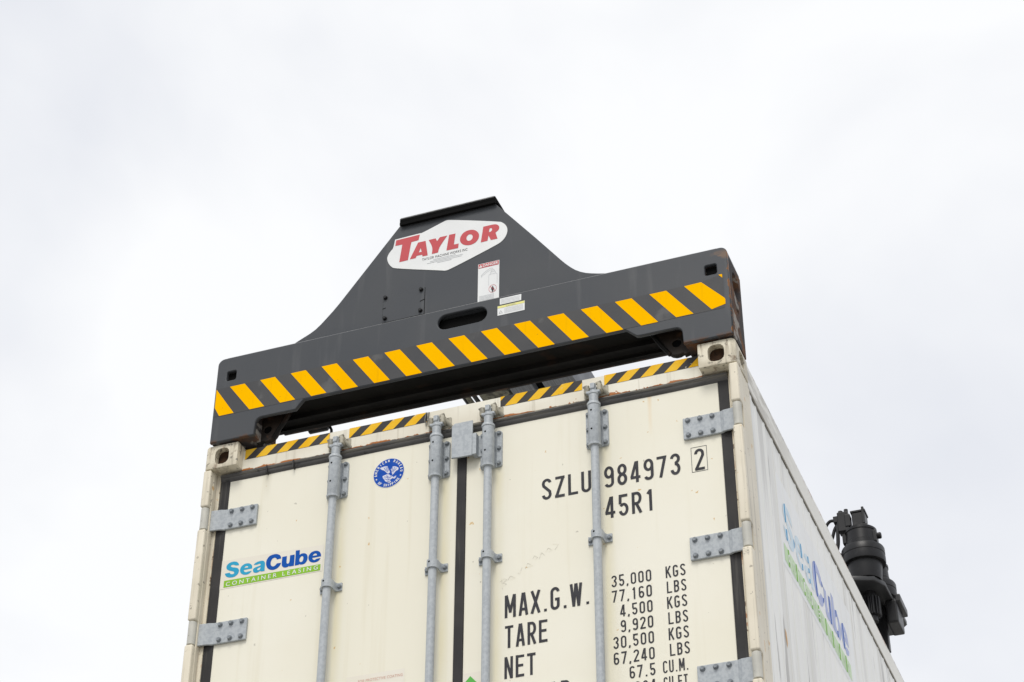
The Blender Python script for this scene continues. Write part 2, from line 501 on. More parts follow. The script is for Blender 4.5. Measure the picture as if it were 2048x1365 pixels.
def boolean(me, cutters):
    a = bpy.data.objects.new('t', me)
    C.objects.link(a)
    tmp = []
    for c in cutters:
        b = bpy.data.objects.new('t', c)
        C.objects.link(b)
        tmp.append(b)
        md = a.modifiers.new('b', 'BOOLEAN')
        md.operation = 'DIFFERENCE'
        md.solver = 'EXACT'
        md.object = b
    bpy.context.view_layer.update()
    r = bpy.data.meshes.new_from_object(a.evaluated_get(bpy.context.evaluated_depsgraph_get()))
    for o in [a] + tmp:
        bpy.data.objects.remove(o)
    r.materials.clear()
    return r

def mirror_x(me):
    c = me.copy()
    for v in c.vertices:
        v.co.x = -v.co.x
    c.flip_normals()
    return c

def shift(me, d):
    c = me.copy()
    for v in c.vertices:
        v.co += Vector(d)
    return c

# built-in typeface, fitted to a box ---------------------------------------------------
def text_uv(body, x0, x1, z0, z1, bold=0.0, spacing=1.0, shear=0.0):
    cu = bpy.data.curves.new('t', 'FONT')
    cu.body = body
    cu.size = 1
    cu.offset = bold
    cu.space_character = spacing
    cu.shear = shear
    cu.fill_mode = 'FRONT'
    ob = bpy.data.objects.new('t', cu)
    me = bpy.data.meshes.new_from_object(ob)
    bpy.data.objects.remove(ob)
    me.materials.clear()
    xs = [v.co.x for v in me.vertices]
    ys = [v.co.y for v in me.vertices]
    a, b, c, d = min(xs), max(xs), min(ys), max(ys)
    for v in me.vertices:
        v.co = (x0 + (v.co.x - a) / (b - a) * (x1 - x0), z0 + (v.co.y - c) / (d - c) * (z1 - z0), 0)
    return me

# condensed stroke lettering of the container markings ------------------------------------
def arc(cx, cy, rx, ry, a0, a1, n=None):
    n = n or max(4, int(abs(a1 - a0) / 15))
    return [(cx + rx * math.cos(R(a0 + (a1 - a0) * i / n)), cy + ry * math.sin(R(a0 + (a1 - a0) * i / n))) for i in range(n + 1)]
GW = 0.43
st = 0.125
l_ = st / 2
r_ = GW - l_
c_ = GW / 2
x_ = (r_ - l_) / 2
six = arc(c_, .7775, x_, .16, 20, 180) + [(l_, .5), (l_, .26)]
six2 = arc(c_, .29, x_, .2275, 0, 345)
G = {
 '0': [(arc(c_, .7775, x_, .16, 0, 180) + arc(c_, .2225, x_, .16, 180, 360), True)],
 '1': [([(c_ + .02, 0), (c_ + .02, 1)], False), ([(c_ - .1, .80), (c_ + .01, .95)], False)],
 '2': [(arc(c_, .7775, x_, .16, 185, 0) + [(r_, .68), (l_ - .02, .04)], False), ([(0, l_), (GW, l_)], False)],
 '3': [(arc(c_, .7525, x_, .185, 170, -75) + arc(c_, .285, x_, .2225, 75, -170), False)],
 '4': [([(.29, 0), (.29, 1)], False), ([(.255, .98), (.045, .25)], False), ([(0, .24), (GW, .24)], False)],
 '5': [([(r_ + .03, .9375), (l_ + .02, .9375), (l_ + .01, .56)] , False), (arc(c_, .30, x_, .2375, 140, -165), False)],
 '6': [(six, False), (six2, True)],
 '7': [([(0, .9375), (r_ - .01, .9375), (c_ - .07, 0)], False)],
 '8': [(arc(c_, .73, x_ - .01, .2075, 0, 345), True), (arc(c_, .28, x_, .2175, 0, 345), True)],
 '9': [([(GW - a, 1 - b) for a, b in six], False), ([(GW - a, 1 - b) for a, b in six2], True)],
 'A': [([(.05, 0), (c_ - .02, 1)], False), ([(GW - .05, 0), (c_ + .02, 1)], False), ([(.1, .27), (GW - .1, .27)], False)],
 'B': [([(l_, 0), (l_, 1)], False), ([(l_, .9375), (c_, .9375)] + arc(c_, .7325, x_, .205, 90, -90) + [(l_, .5275)], False),
       (arc(c_, .295, x_, .2325, 90, -90) + [(l_, .0625)], False)],
 'C': [(arc(c_, .7775, x_, .16, 5, 180) + arc(c_, .2225, x_, .16, 180, 355), False)],
 'E': [([(l_, 0), (l_, 1)], False), ([(l_, .9375), (GW, .9375)], False), ([(l_, .52), (GW - .05, .52)], False), ([(l_, l_), (GW, l_)], False)],
 'F': [([(l_, 0), (l_, 1)], False), ([(l_, .9375), (GW, .9375)], False), ([(l_, .52), (GW - .05, .52)], False)],
 'G': [(arc(c_, .7775, x_, .16, 5, 180) + arc(c_, .2225, x_, .16, 180, 360) + [(r_, .46), (c_, .46)], False)],
 'K': [([(l_, 0), (l_, 1)], False), ([(r_ + .02, 1), (l_ + .02, .40)], False), ([(l_ + .11, .56), (r_ + .03, 0)], False)],
 'L': [([(l_, 1), (l_, l_), (GW, l_)], False)],
 'M': [([(l_, 0), (l_, 1)], False), ([(l_ + .01, 1), (.275, .22)], False), ([(.53 - l_ - .01, 1), (.255, .22)], False), ([(.53 - l_, 0), (.53 - l_, 1)], False)],
 'I': [([(.08, 0), (.08, 1)], False)],
 'H': [([(l_, 0), (l_, 1)], False), ([(r_, 0), (r_, 1)], False), ([(l_, .52), (r_, .52)], False)],
 'N': [([(l_, 0), (l_, 1)], False), ([(r_, 0), (r_, 1)], False), ([(l_ + .01, .98), (r_ - .01, .02)], False)],
 'P': [([(l_, 0), (l_, 1)], False), ([(l_, .9375), (c_, .9375)] + arc(c_, .7, x_, .2375, 90, -90) + [(l_, .4625)], False)],
 'R': [([(l_, 0), (l_, 1)], False), ([(l_, .9375), (c_, .9375)] + arc(c_, .7, x_, .2375, 90, -90) + [(l_, .4625)], False), ([(c_ - .02, .46), (r_ + .015, 0)], False)],
 'S': [(arc(c_, .7675, x_, .17, 10, 180) + [(l_ + .02, .66), (r_ - .02, .37)] + arc(c_, .2375, x_, .175, 0, -175), False)],
 'T': [([(0, .9375), (GW, .9375)], False), ([(c_, 0), (c_, .93)], False)],
 'U': [([(l_, 1), (l_, .2225)] + arc(c_, .2225, x_, .16, 180, 360) + [(r_, 1)], False)],
 'W': [([(.05, 1), (.165, 0)], False), ([(.165, 0), (.27, 1)], False), ([(.29, 1), (.395, 0)], False), ([(.395, 0), (.51, 1)], False)],
 'X': [([(.04, 0), (GW - .04, 1)], False), ([(.04, 1), (GW - .04, 0)], False)],
 'Z': [([(.02, .9375), (GW, .9375)], False), ([(GW - .07, .93), (.07, .07)], False), ([(0, .0625), (GW, .0625)], False)],
 '.': [([(.04, l_), (.17, l_)], False)],
 ',': [([(.10, .12), (.05, -.09)], False)],
}
G['O'] = G['0']
GWID = {'I': .16, 'M': .53, 'W': .56, '.': .20, ',': .17, '1': .40, ' ': .35}

def ribbon(bm, pts, w, closed, y):
    P = []
    for p in pts:
        if not P or (Vector(p) - P[-1]).length > 1e-5:
            P.append(Vector(p))
    if closed and (P[0] - P[-1]).length < 1e-4:
        P.pop()
    n = len(P)
    A, B = [], []
    for i in range(n):
        if closed:
            d0, d1 = (P[i] - P[i - 1]).normalized(), (P[(i + 1) % n] - P[i]).normalized()
        else:
            d1 = (P[min(i + 1, n - 1)] - P[min(i, n - 2)]).normalized()
            d0 = (P[max(i, 1)] - P[max(i - 1, 0)]).normalized()
        t = d0 + d1
        t = t.normalized() if t.length > 1e-6 else d0
        nn = Vector((-t.y, t.x))
        k = w / 2 / max(abs(nn.dot(Vector((-d0.y, d0.x)))), 0.42)
        a, b = P[i] + nn * k, P[i] - nn * k
        A.append(bm.verts.new((a.x, y, a.y)))
        B.append(bm.verts.new((b.x, y, b.y)))
    for i in range(n if closed else n - 1):
        j = (i + 1) % n
        bm.faces.new((A[i], A[j], B[j], B[i]))

def stroke_text(body, x0, x1, z0, h, y, gap=0.15):
    wn = sum(GWID.get(ch, GW) for ch in body) + gap * (len(body) - 1)
    k = (x1 - x0) / wn if x1 is not None else h
    bm = bmesh.new()
    x = 0.0
    d = 0
    for ch in body:
        for pts, cl in G.get(ch, []):
            q = [(x0 + (x + a) * k, z0 + b * h) for a, b in pts]
            ribbon(bm, q, st * (h + k) / 2, cl, y - 0.0003 * (d % 4))
            d += 1
        x += GWID.get(ch, GW) + gap
    me = bpy.data.meshes.new('letters')
    bm.to_mesh(me)
    bm.free()
    return me

def soften(lp, it=2):
    """round the gentle bends of a traced outline, keep its sharp corners"""
    for _ in range(it):
        o = []
        n = len(lp)
        for i in range(n):
            a, b, c = Vector(lp[i - 1]), Vector(lp[i]), Vector(lp[(i + 1) % n])
            d0, d1 = b - a, c - b
            if d0.length < 1e-7 or d1.length < 1e-7 or abs(d0.angle_signed(d1)) > R(52):
                o.append(tuple(b))
            else:
                o.append(tuple(b - d0 * 0.25))
                o.append(tuple(b + d1 * 0.25))
        lp = o
    return lp
TAYLOR = [[[(-0.3296,0.9265),(-0.2116,0.9281),(-0.2167,0.897),(-0.2521,0.8953),(-0.2555,0.8784),(-0.266,0.795),(-0.3092,0.7946),(-0.2978,0.8939),(-0.3331,0.8952)]],[[(-0.2569,0.797),(-0.2184,0.8834),(-0.1812,0.8828),(-0.1681,0.796),(-0.1937,0.7967),(-0.1958,0.8066),(-0.2224,0.8083),(-0.2285,0.7961)],[(-0.2132,0.8248),(-0.2045,0.8478),(-0.199,0.8247)]],[[(-0.166,0.8836),(-0.1311,0.8834),(-0.1241,0.8654),(-0.1105,0.8845),(-0.0736,0.8839),(-0.1122,0.8274),(-0.1175,0.7978),(-0.1478,0.798),(-0.1446,0.8363)]],[[(-0.0649,0.8853),(-0.0335,0.8841),(-0.0402,0.8226),(-0.0165,0.8219),(-0.0188,0.7966),(-0.0762,0.7981)]],[[(0.0495,0.8837),(0.0668,0.8738),(0.0799,0.8562),(0.0834,0.8375),(0.0783,0.8188),(0.0657,0.8047),(0.0466,0.7974),(0.0251,0.7996),(0.0057,0.8087),(-0.0075,0.825),(-0.0115,0.8412),(-0.0082,0.8606),(0.0044,0.8773),(0.0236,0.8859)],[(0.038,0.8603),(0.0478,0.8551),(0.0522,0.8437),(0.0503,0.8316),(0.0419,0.8239),(0.0312,0.8231),(0.0235,0.8302),(0.0201,0.8413),(0.0231,0.8531),(0.0305,0.8599)]],[[(0.1026,0.8853),(0.1544,0.8854),(0.1693,0.8797),(0.179,0.8688),(0.1806,0.8557),(0.176,0.8444),(0.1623,0.8351),(0.1721,0.7977),(0.1403,0.7985),(0.1283,0.8275),(0.1237,0.7986),(0.0914,0.7981)],[(0.1332,0.8665),(0.1407,0.8675),(0.1461,0.8617),(0.1451,0.8518),(0.1377,0.8463),(0.1302,0.8466)]]]
LOGO = [(-0.3718,0.8288),(-0.3703,0.8449),(-0.3626,0.8619),(-0.3522,0.8756),(-0.3433,0.8842),(-0.3358,0.9334),(-0.2059,0.9362),(-0.2021,0.9342),(-0.0856,0.9743),(-0.0845,0.9745),(-0.0681,0.9751),(0.1799,0.8944),(0.197,0.8827),(0.212,0.8646),(0.2195,0.8423),(0.2185,0.8199),(0.2102,0.7971),(0.1934,0.778),(0.1724,0.7651),(-0.0581,0.6862),(-0.0816,0.6851),(-0.0957,0.6909),(-0.3321,0.765),(-0.3503,0.7812),(-0.3645,0.804)]
SEACUBE = [['S',[[(-1.033,-0.5928),(-1.034,-0.5854),(-1.04,-0.5771),(-1.0493,-0.5718),(-1.0606,-0.5696),(-1.0748,-0.5704),(-1.0863,-0.5755),(-1.0926,-0.5838),(-1.0936,-0.5932),(-1.09,-0.6019),(-1.0805,-0.6092),(-1.0673,-0.6141),(-1.0558,-0.6187),(-1.052,-0.6249),(-1.054,-0.6293),(-1.0609,-0.6307),(-1.0682,-0.629),(-1.073,-0.6242),(-1.0746,-0.6207),(-1.0976,-0.6211),(-1.0952,-0.6295),(-1.0888,-0.6379),(-1.0771,-0.6437),(-1.0642,-0.646),(-1.05,-0.6451),(-1.0395,-0.64),(-1.0324,-0.6318),(-1.0298,-0.6212),(-1.0319,-0.6121),(-1.0381,-0.6053),(-1.048,-0.6011),(-1.061,-0.5981),(-1.0702,-0.5937),(-1.073,-0.5892),(-1.0701,-0.5857),(-1.0623,-0.5848),(-1.0558,-0.5864),(-1.0522,-0.5902)]]],['e',[[(-0.9675,-0.6206),(-0.9673,-0.6108),(-0.9704,-0.6031),(-0.9773,-0.5962),(-0.9872,-0.5916),(-1.0,-0.5903),(-1.0122,-0.5943),(-1.021,-0.6014),(-1.0255,-0.6125),(-1.0251,-0.6221),(-1.0213,-0.6323),(-1.0126,-0.6403),(-1.0028,-0.6445),(-0.9916,-0.6458),(-0.9808,-0.6439),(-0.9734,-0.639),(-0.9685,-0.632),(-0.9866,-0.6317),(-0.9943,-0.6339),(-1.0016,-0.6313),(-1.0061,-0.6257),(-1.0066,-0.6208)],[(-1.0056,-0.6112),(-1.0017,-0.6051),(-0.9956,-0.6031),(-0.9891,-0.6051),(-0.9857,-0.6113)]]],['a',[[(-0.9607,-0.6057),(-0.9566,-0.5985),(-0.946,-0.5934),(-0.932,-0.5913),(-0.9178,-0.5924),(-0.9103,-0.5978),(-0.9072,-0.6064),(-0.9066,-0.616),(-0.9068,-0.6286),(-0.9057,-0.6446),(-0.9243,-0.6435),(-0.9265,-0.6394),(-0.9367,-0.6451),(-0.9476,-0.6462),(-0.9574,-0.642),(-0.9623,-0.6339),(-0.9628,-0.6259),(-0.9577,-0.6205),(-0.9486,-0.6175),(-0.9377,-0.6156),(-0.9285,-0.6134),(-0.9274,-0.6081),(-0.9317,-0.6041),(-0.9387,-0.6051),(-0.9433,-0.6066)],[(-0.9428,-0.6289),(-0.9386,-0.6242),(-0.9262,-0.6218),(-0.9276,-0.6278),(-0.9314,-0.6342),(-0.9376,-0.6346),(-0.9418,-0.6323)]]],['C',[[(-0.8309,-0.5987),(-0.8324,-0.5905),(-0.8378,-0.5816),(-0.8477,-0.5749),(-0.8605,-0.5713),(-0.8746,-0.5721),(-0.8869,-0.5753),(-0.8956,-0.5832),(-0.9009,-0.5949),(-0.9023,-0.6073),(-0.8999,-0.6204),(-0.8937,-0.6327),(-0.8844,-0.6415),(-0.873,-0.646),(-0.862,-0.6473),(-0.8497,-0.6449),(-0.8394,-0.6382),(-0.8324,-0.6285),(-0.83,-0.6195),(-0.8503,-0.6188),(-0.8538,-0.6244),(-0.8604,-0.6295),(-0.8681,-0.6304),(-0.8755,-0.6258),(-0.8793,-0.618),(-0.88,-0.61),(-0.8784,-0.6008),(-0.8737,-0.5921),(-0.8654,-0.5887),(-0.8582,-0.59),(-0.8539,-0.5943),(-0.8511,-0.5996)]]],['u',[[(-0.826,-0.5921),(-0.8041,-0.5925),(-0.8045,-0.6117),(-0.8039,-0.6245),(-0.8004,-0.6295),(-0.7949,-0.6301),(-0.7906,-0.6254),(-0.7893,-0.613),(-0.7894,-0.5917),(-0.7676,-0.5919),(-0.7671,-0.6189),(-0.7674,-0.6456),(-0.7891,-0.6454),(-0.7901,-0.642),(-0.7968,-0.6463),(-0.8076,-0.6471),(-0.8171,-0.644),(-0.8239,-0.6372),(-0.8265,-0.628),(-0.8265,-0.6091)]]],['b',[[(-0.7635,-0.5736),(-0.7445,-0.575),(-0.7438,-0.5981),(-0.7372,-0.5938),(-0.7264,-0.5932),(-0.7161,-0.5963),(-0.7086,-0.6033),(-0.7047,-0.6151),(-0.7053,-0.6275),(-0.7099,-0.6392),(-0.7179,-0.6456),(-0.7286,-0.6475),(-0.738,-0.6457),(-0.7436,-0.6422),(-0.7442,-0.6456),(-0.7632,-0.6459),(-0.763,-0.6212)],[(-0.7425,-0.6157),(-0.7377,-0.6079),(-0.7316,-0.6059),(-0.7267,-0.6092),(-0.7247,-0.6159),(-0.7256,-0.6252),(-0.7289,-0.6325),(-0.7357,-0.6346),(-0.7414,-0.6309),(-0.7438,-0.6233)]]],['e',[[(-0.6424,-0.6247),(-0.6421,-0.6176),(-0.6451,-0.6076),(-0.6518,-0.5992),(-0.663,-0.5934),(-0.6754,-0.5923),(-0.6875,-0.5955),(-0.697,-0.6039),(-0.7016,-0.6149),(-0.7012,-0.6252),(-0.697,-0.6354),(-0.6888,-0.6433),(-0.6777,-0.6477),(-0.6653,-0.6485),(-0.6548,-0.6458),(-0.6475,-0.6402),(-0.6442,-0.6322),(-0.6649,-0.6324),(-0.6685,-0.6361),(-0.6747,-0.6362),(-0.6804,-0.6315),(-0.6824,-0.6248)],[(-0.6815,-0.6148),(-0.6781,-0.6083),(-0.6714,-0.6049),(-0.6651,-0.6069),(-0.6617,-0.6123),(-0.6618,-0.6154)]]]]
EAGLE = [[(-0.3876,-0.2472),(-0.3821,-0.2443),(-0.3618,-0.2419),(-0.3516,-0.2441),(-0.3472,-0.2572),(-0.3387,-0.2766),(-0.3448,-0.282),(-0.3525,-0.2804),(-0.366,-0.2627),(-0.3789,-0.2572)],[(-0.3382,-0.2591),(-0.3341,-0.2654),(-0.3272,-0.2507),(-0.3132,-0.2523),(-0.2988,-0.2635),(-0.3022,-0.2736),(-0.3122,-0.2755),(-0.3194,-0.2861),(-0.3279,-0.2923),(-0.3326,-0.2725)],[(-0.3736,-0.2894),(-0.3574,-0.2848),(-0.3447,-0.2847),(-0.3367,-0.2945),(-0.329,-0.2961),(-0.3236,-0.304),(-0.3087,-0.2991),(-0.3108,-0.3094),(-0.3182,-0.3132),(-0.3272,-0.3086),(-0.3383,-0.3157),(-0.3316,-0.3251),(-0.3402,-0.3293),(-0.3609,-0.3176),(-0.3639,-0.3089),(-0.3718,-0.3005)]]
SCRIBBLE = [[(0.176,-0.8825),(0.1795,-0.9329)],[(0.1658,-0.8973),(0.1895,-0.8851),(0.1975,-0.8924),(0.1817,-0.9044),(0.1976,-0.9115),(0.1762,-0.9183)],[(0.2015,-0.8956),(0.2133,-0.8787),(0.2332,-0.8891),(0.2134,-0.8953)],[(0.245,-0.8705),(0.2529,-0.8761),(0.2632,-0.8489)],[(0.2767,-0.8573),(0.287,-0.8342),(0.3083,-0.8491),(0.2846,-0.853)],[(0.3084,-0.8199),(0.3163,-0.8063),(0.3297,-0.8156),(0.3186,-0.826)],[(0.336,-0.8252),(0.348,-0.7982),(0.3597,-0.813)],[(0.3638,-0.7987),(0.3758,-0.7825),(0.3914,-0.794),(0.3772,-0.8013)],[(0.3917,-0.7671),(0.4192,-0.7741),(0.4032,-0.7962)]]
TAYLOR = [[soften(lp) for lp in loops] for loops in TAYLOR]
SEACUBE = [(ch, [soften(lp) for lp in loops]) for ch, loops in SEACUBE]
LOGO = soften(LOGO)
EAGLE = [soften(lp, 1) for lp in EAGLE]
# ================================================================== the setting
bm = bmesh.new()
bmesh.ops.create_grid(bm, x_segments=2, y_segments=2, size=900)
put('ground', from_bm(bm), 'ground', None, (0, 0, -ZT), kind='structure')

# ================================================================== shared small pieces
def hexbolt(r=0.0115, h=0.010, axis='y'):
    a = lathe([(r * 1.2, 0.0), (r * 1.2, -0.0025), (r * 1.15, -0.003)], 18, axis=axis)
    b = lathe([(r, -0.003), (r, -h), (r * 0.82, -h - 0.0025)], 6, axis=axis)
    return join(a, b)
BOLT = hexbolt(0.0092, 0.010)
BOLT.materials.append(M['galvd'])
BOLTS = hexbolt(0.0082, 0.009)
BOLTS.materials.append(M['galvd'])
BOLTK = hexbolt(0.0088, 0.010)
BOLTK.materials.append(M['black'])

# ================================================================== container
LEN = 12.192
HGT = 2.896
DY = 0.068           # door face
box_ = thing('shipping_container', 'cream shipping container with galvanised locking bars and dark markings, hanging below the spreader',
             'container', (0, LEN / 2, -HGT))

# corner castings -------------------------------------------------------------
def casting_mesh():
    bm = bmesh.new()
    bmesh.ops.create_cube(bm, size=1)
    bmesh.ops.scale(bm, vec=(0.162, 0.178, 0.118), verts=bm.verts)
    bmesh.ops.translate(bm, vec=(1.138, 0.089, -0.059), verts=bm.verts)
    big = [e for e in bm.edges if all(v.co.x > 1.2 for v in e.verts) and
           (all(v.co.y < 0.01 for v in e.verts) or all(v.co.z > -0.01 for v in e.verts))]
    bmesh.ops.bevel(bm, geom=big, offset=0.020, segments=5, profile=0.5, affect='EDGES')
    small = [e for e in bm.edges if len(e.link_faces) == 2 and e.calc_face_angle(0) > R(60)]
    bmesh.ops.bevel(bm, geom=small, offset=0.004, segments=2, profile=0.5, affect='EDGES')
    me = from_bm(bm)
    front = plate([(a, b) for a, b in rrect(1.0995, 1.169, -0.100, -0.0185, 0.026, 3)], [], -0.05, 0.150, 0)
    side = to_yz(curve_mesh([rrect(0.050, 0.128, -0.094, -0.026, 0.024, 3)], 0.06, 0), 1.20)
    me = boolean(me, [front, side])
    return smooth_by_angle(me, 40)
cr_ = casting_mesh()
cl_ = mirror_x(cr_)
for z in (0, -(HGT - 0.118)):
    for y0 in (0, LEN):
        for me in (cr_, cl_):
            k = me
            if y0:
                k = me.copy()
                for v in k.vertices:
                    v.co.y = LEN - v.co.y
                k.flip_normals()
            cc = put('corner_casting', k, 'casting', box_, (0, 0, z))
            if z == 0 and y0 == 0:
                sg = 1 if me is cr_ else -1
                put('lock_opening_shade', plate(rrect(*sorted((sg * 1.0998, sg * 1.1687)), -0.0997, -0.0188, 0.025, 3), [], 0.034, 0.149, 0), 'rustshade', cc)  # dark plug stands in for the shade inside the opening

# corner posts and their front covers -----------------------------------------
HZ = [-0.308, -0.857, -1.402, -2.45]
for s in (1, -1):
    post = put('corner_post', join(box(s * 1.166, s * 1.2155, 0.062, 0.20, -0.1185, -HGT + 0.1185, 0.003),
                                   box(s * 1.1795, s * 1.1985, 0.030, 0.0625, -0.1187, -HGT + 0.1187, 0.002)), 'post', box_)
    zz = [-0.1190] + [v for h in HZ for v in (h + 0.004, h - 0.108)] + [-HGT + 0.12]
    for a, b in zip(zz[0::2], zz[1::2]):
        me = smooth_by_angle(box(s * 1.1812, s * 1.2190, 0.0015, 0.061, b + 0.001, a - 0.001, 0.0085, 3), 40)
        put('post_cover', me, 'post', post)
    put('seal_edge', box(s * 1.1625, s * 1.1665, 0.061, 0.075, -0.125, -HGT + 0.16), 'reveal', post)

# header ---------------------------------------------------------------------
def sweep_x(prof, x0, x1, n=1):
    bm = bmesh.new()
    rings = []
    for i in range(n + 1):
        x = x0 + (x1 - x0) * i / n
        rings.append([bm.verts.new((x, a, b)) for a, b in prof])
    k = len(prof)
    for a, b in zip(rings, rings[1:]):
        for j in range(k):
            bm.faces.new((a[j], a[(j + 1) % k], b[(j + 1) % k], b[j]))
    bm.faces.new(rings[0])
    bm.faces.new(rings[-1])
    return from_bm(bm)
HY = 0.055
hprof = [(HY + 0.004, -0.0165), (HY, -0.0195), (HY, -0.1225), (HY + 0.002, -0.1245), (HY + 0.05, -0.1245), (HY + 0.05, -0.0165)]
header = put('door_header', sweep_x(hprof, -1.0575, 1.0575), 'header', box_)
put('roof_edge', box(-1.0574, 1.0574, HY + 0.007, HY + 0.12, -0.0218, -0.0150, 0.002), 'header', header)
# hazard tape on the header
PANELS = [(-1.047, -0.633, 0.0), (-0.538, -0.168, 0.0), (0.170, 0.538, -0.034), (0.636, 1.050, 0.0)]
ZA, ZB = -0.0185, -0.0685
for x0, x1, ph in PANELS:
    tape = put('hazard_tape', flat([rect(x0, x1, ZB, ZA)], HY - 0.0008), 'tapedark', box_)
    pit = 0.1035
    x = x0 + ph - 0.05 - pit
    while x < x1 + 0.05:
        # a yellow stripe leaning right, clipped to the panel
        P = [(x, ZB), (x + 0.0535, ZB), (x + 0.1055, ZA), (x + 0.052, ZA)]
        def clip(P, f, g):
            o = []
            for i in range(len(P)):
                a, b = P[i - 1], P[i]
                fa, fb = f(a), f(b)
                if fa >= 0:
                    o.append(a)
                if (fa >= 0) != (fb >= 0):
                    t = fa / (fa - fb)
                    o.append((a[0] + (b[0] - a[0]) * t, a[1] + (b[1] - a[1]) * t))
            return o
        P = clip(P, lambda p: p[0] - x0, 0)
        P = clip(P, lambda p: x1 - p[0], 0) if len(P) > 2 else P
        if len(P) > 2 and max(p[0] for p in P) - min(p[0] for p in P) > 0.004:
            put('stripe', flat([P], HY - 0.0016), 'yellow2', tape)
        x += pit

# doors --------------------------------------------------------------------------
DOORS = {}
for s in (-1, 1):
    x0, x1 = (-1.1185, -0.0275) if s < 0 else (0.0135, 1.1165)
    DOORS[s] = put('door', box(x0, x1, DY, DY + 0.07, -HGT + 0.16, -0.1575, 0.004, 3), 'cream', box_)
# seals
def bumpy_bar(x0, x1):
    prof = [(DY + 0.03, -0.1248), (HY + 0.001, -0.1248), (HY - 0.0045, -0.1275), (HY - 0.0065, -0.1330), (HY - 0.004, -0.1390), (HY + 0.001, -0.1430),
            (HY + 0.0015, -0.1470), (HY + 0.005, -0.1540), (HY + 0.010, -0.1590), (DY + 0.002, -0.1620), (DY + 0.03, -0.1620)]
    bm_ = sweep_x(prof, x0, x1, 40)
    for v in bm_.vertices:
        v.co.z += 0.0005 * math.sin(v.co.x * 13)
        v.co.y += 0.0006 * math.sin(v.co.x * 17 + 2)
    return smooth_by_angle(bm_, 40)
for a, b in ((-1.16, -0.93), (-0.929, -0.80), (-0.799, -0.01), (-0.009, 1.16)):
    put('top_seal', bumpy_bar(a, b), 'rubbert', box_)
for x in (-0.93, -0.80):
    put('seal_clip', join(box(x - 0.003, x + 0.003, HY - 0.0095, DY + 0.01, -0.1640, -0.1255, 0.001)), 'rubber', box_)
for s in (-1, 1):
    put('side_seal', box(s * 1.1172, s * 1.1625, DY - 0.004, DY + 0.03, -HGT + 0.16, -0.1235, 0.004, 3), 'rubber', box_)
put('centre_seal', box(-0.0272, 0.0132, DY - 0.005, DY + 0.03, -HGT + 0.16, -0.1600, 0.004, 3), 'rubber', box_)

# hinges ------------------------------------------------------------------------
def hinge_mesh(s):
    # strap: flat on the door, stepping out to the knuckle
    prof = [(0.963, 0.0545), (1.120, 0.0545), (1.136, 0.0440), (1.188, 0.0380), (1.188, 0.0480), (1.140, 0.0540), (1.124, 0.0665), (0.963, 0.0665)]
    bm = bmesh.new()
    r1, r2 = [], []
    for x, y in prof:
        dz = 0.0 if x < 1.13 else 0.0022
        r1.append(bm.verts.new((s * x, y, -0.102 + (0 if x > 1.13 else 0.002))))
        r2.append(bm.verts.new((s * x, y, 0.0 - dz)))
    k = len(prof)
    for j in range(k):
        bm.faces.new((r1[j], r1[(j + 1) % k], r2[(j + 1) % k], r2[j]))
    bm.faces.new(r1)
    bm.faces.new(r2)
    bmesh.ops.recalc_face_normals(bm, faces=bm.faces)
    ed = [e for e in bm.edges if len(e.link_faces) == 2 and e.calc_face_angle(0) > R(60)]
    bmesh.ops.bevel(bm, geom=ed, offset=0.0025, segments=2, profile=0.5, affect='EDGES')
    return from_bm(bm)
for s in (-1, 1):
    hm = hinge_mesh(s)
    kn = smooth_by_angle(lathe([(0.014, -0.106), (0.018, -0.103), (0.018, 0.000), (0.014, 0.003)], 20, (s * 1.2005, 0.0215, 0)), 50)
    for h in HZ[:3]:
        hg = put('hinge', hm, 'galv', box_, (0, 0, h))
        put('knuckle', kn, 'knuckle', hg, (0, 0, h))
        for bx in (0.985, 1.036, 1.087):
            for bz in (-0.0145, -0.0835):
                put('bolt', BOLT, None, hg, (s * bx, 0.0545, h + bz))

# locking bars --------------------------------------------------------------------
BX = [-0.583, -0.109, 0.128, 0.597]
BYC = 0.024
sleeve = smooth_by_angle(lathe([(0.0185, -0.376), (0.0270, -0.376), (0.0275, -0.367), (0.0255, -0.365), (0.0258, -0.3645), (0.0258, -0.182),
                                (0.0285, -0.181), (0.0290, -0.172), (0.0262, -0.168), (0.0205, -0.167)], 28, (0, BYC, 0)), 40)
sl_back = box(-0.0205, 0.0205, BYC + 0.006, 0.0625, -0.356, -0.19, 0.003)
sleeve = smooth_by_angle(join(sleeve, sl_back), 40)
neck = smooth_by_angle(lathe([(0.0195, -0.168), (0.0195, -0.128), (0.0225, -0.126), (0.0225, -0.119), (0.0170, -0.113), (0.0135, -0.098), (0.0120, -0.078), (0.009, -0.070)], 24, (0, BYC, 0)), 40)
cam_ = join(neck, box(-0.030, 0.030, BYC - 0.010, BYC + 0.012, -0.120, -0.108, 0.004), box(-0.010, 0.010, BYC - 0.020, BYC + 0.024, -0.104, -0.076, 0.005))
flange = plate(rrect(-0.049, 0.049, -0.360, -0.184, 0.012), [], 0.0605, DY + 0.001, 0.002)
ear = join(plate(rrect(0.026, 0.0475, -0.358, -0.186, 0.008), [], 0.0565, 0.0625, 0.0015), plate(rrect(-0.0475, -0.026, -0.358, -0.186, 0.008), [], 0.0565, 0.0625, 0.0015))
rodm = lathe([(0.0172, -2.70), (0.0172, -0.368)], 28, (0, BYC, 0))
smooth_by_angle(rodm, 50)
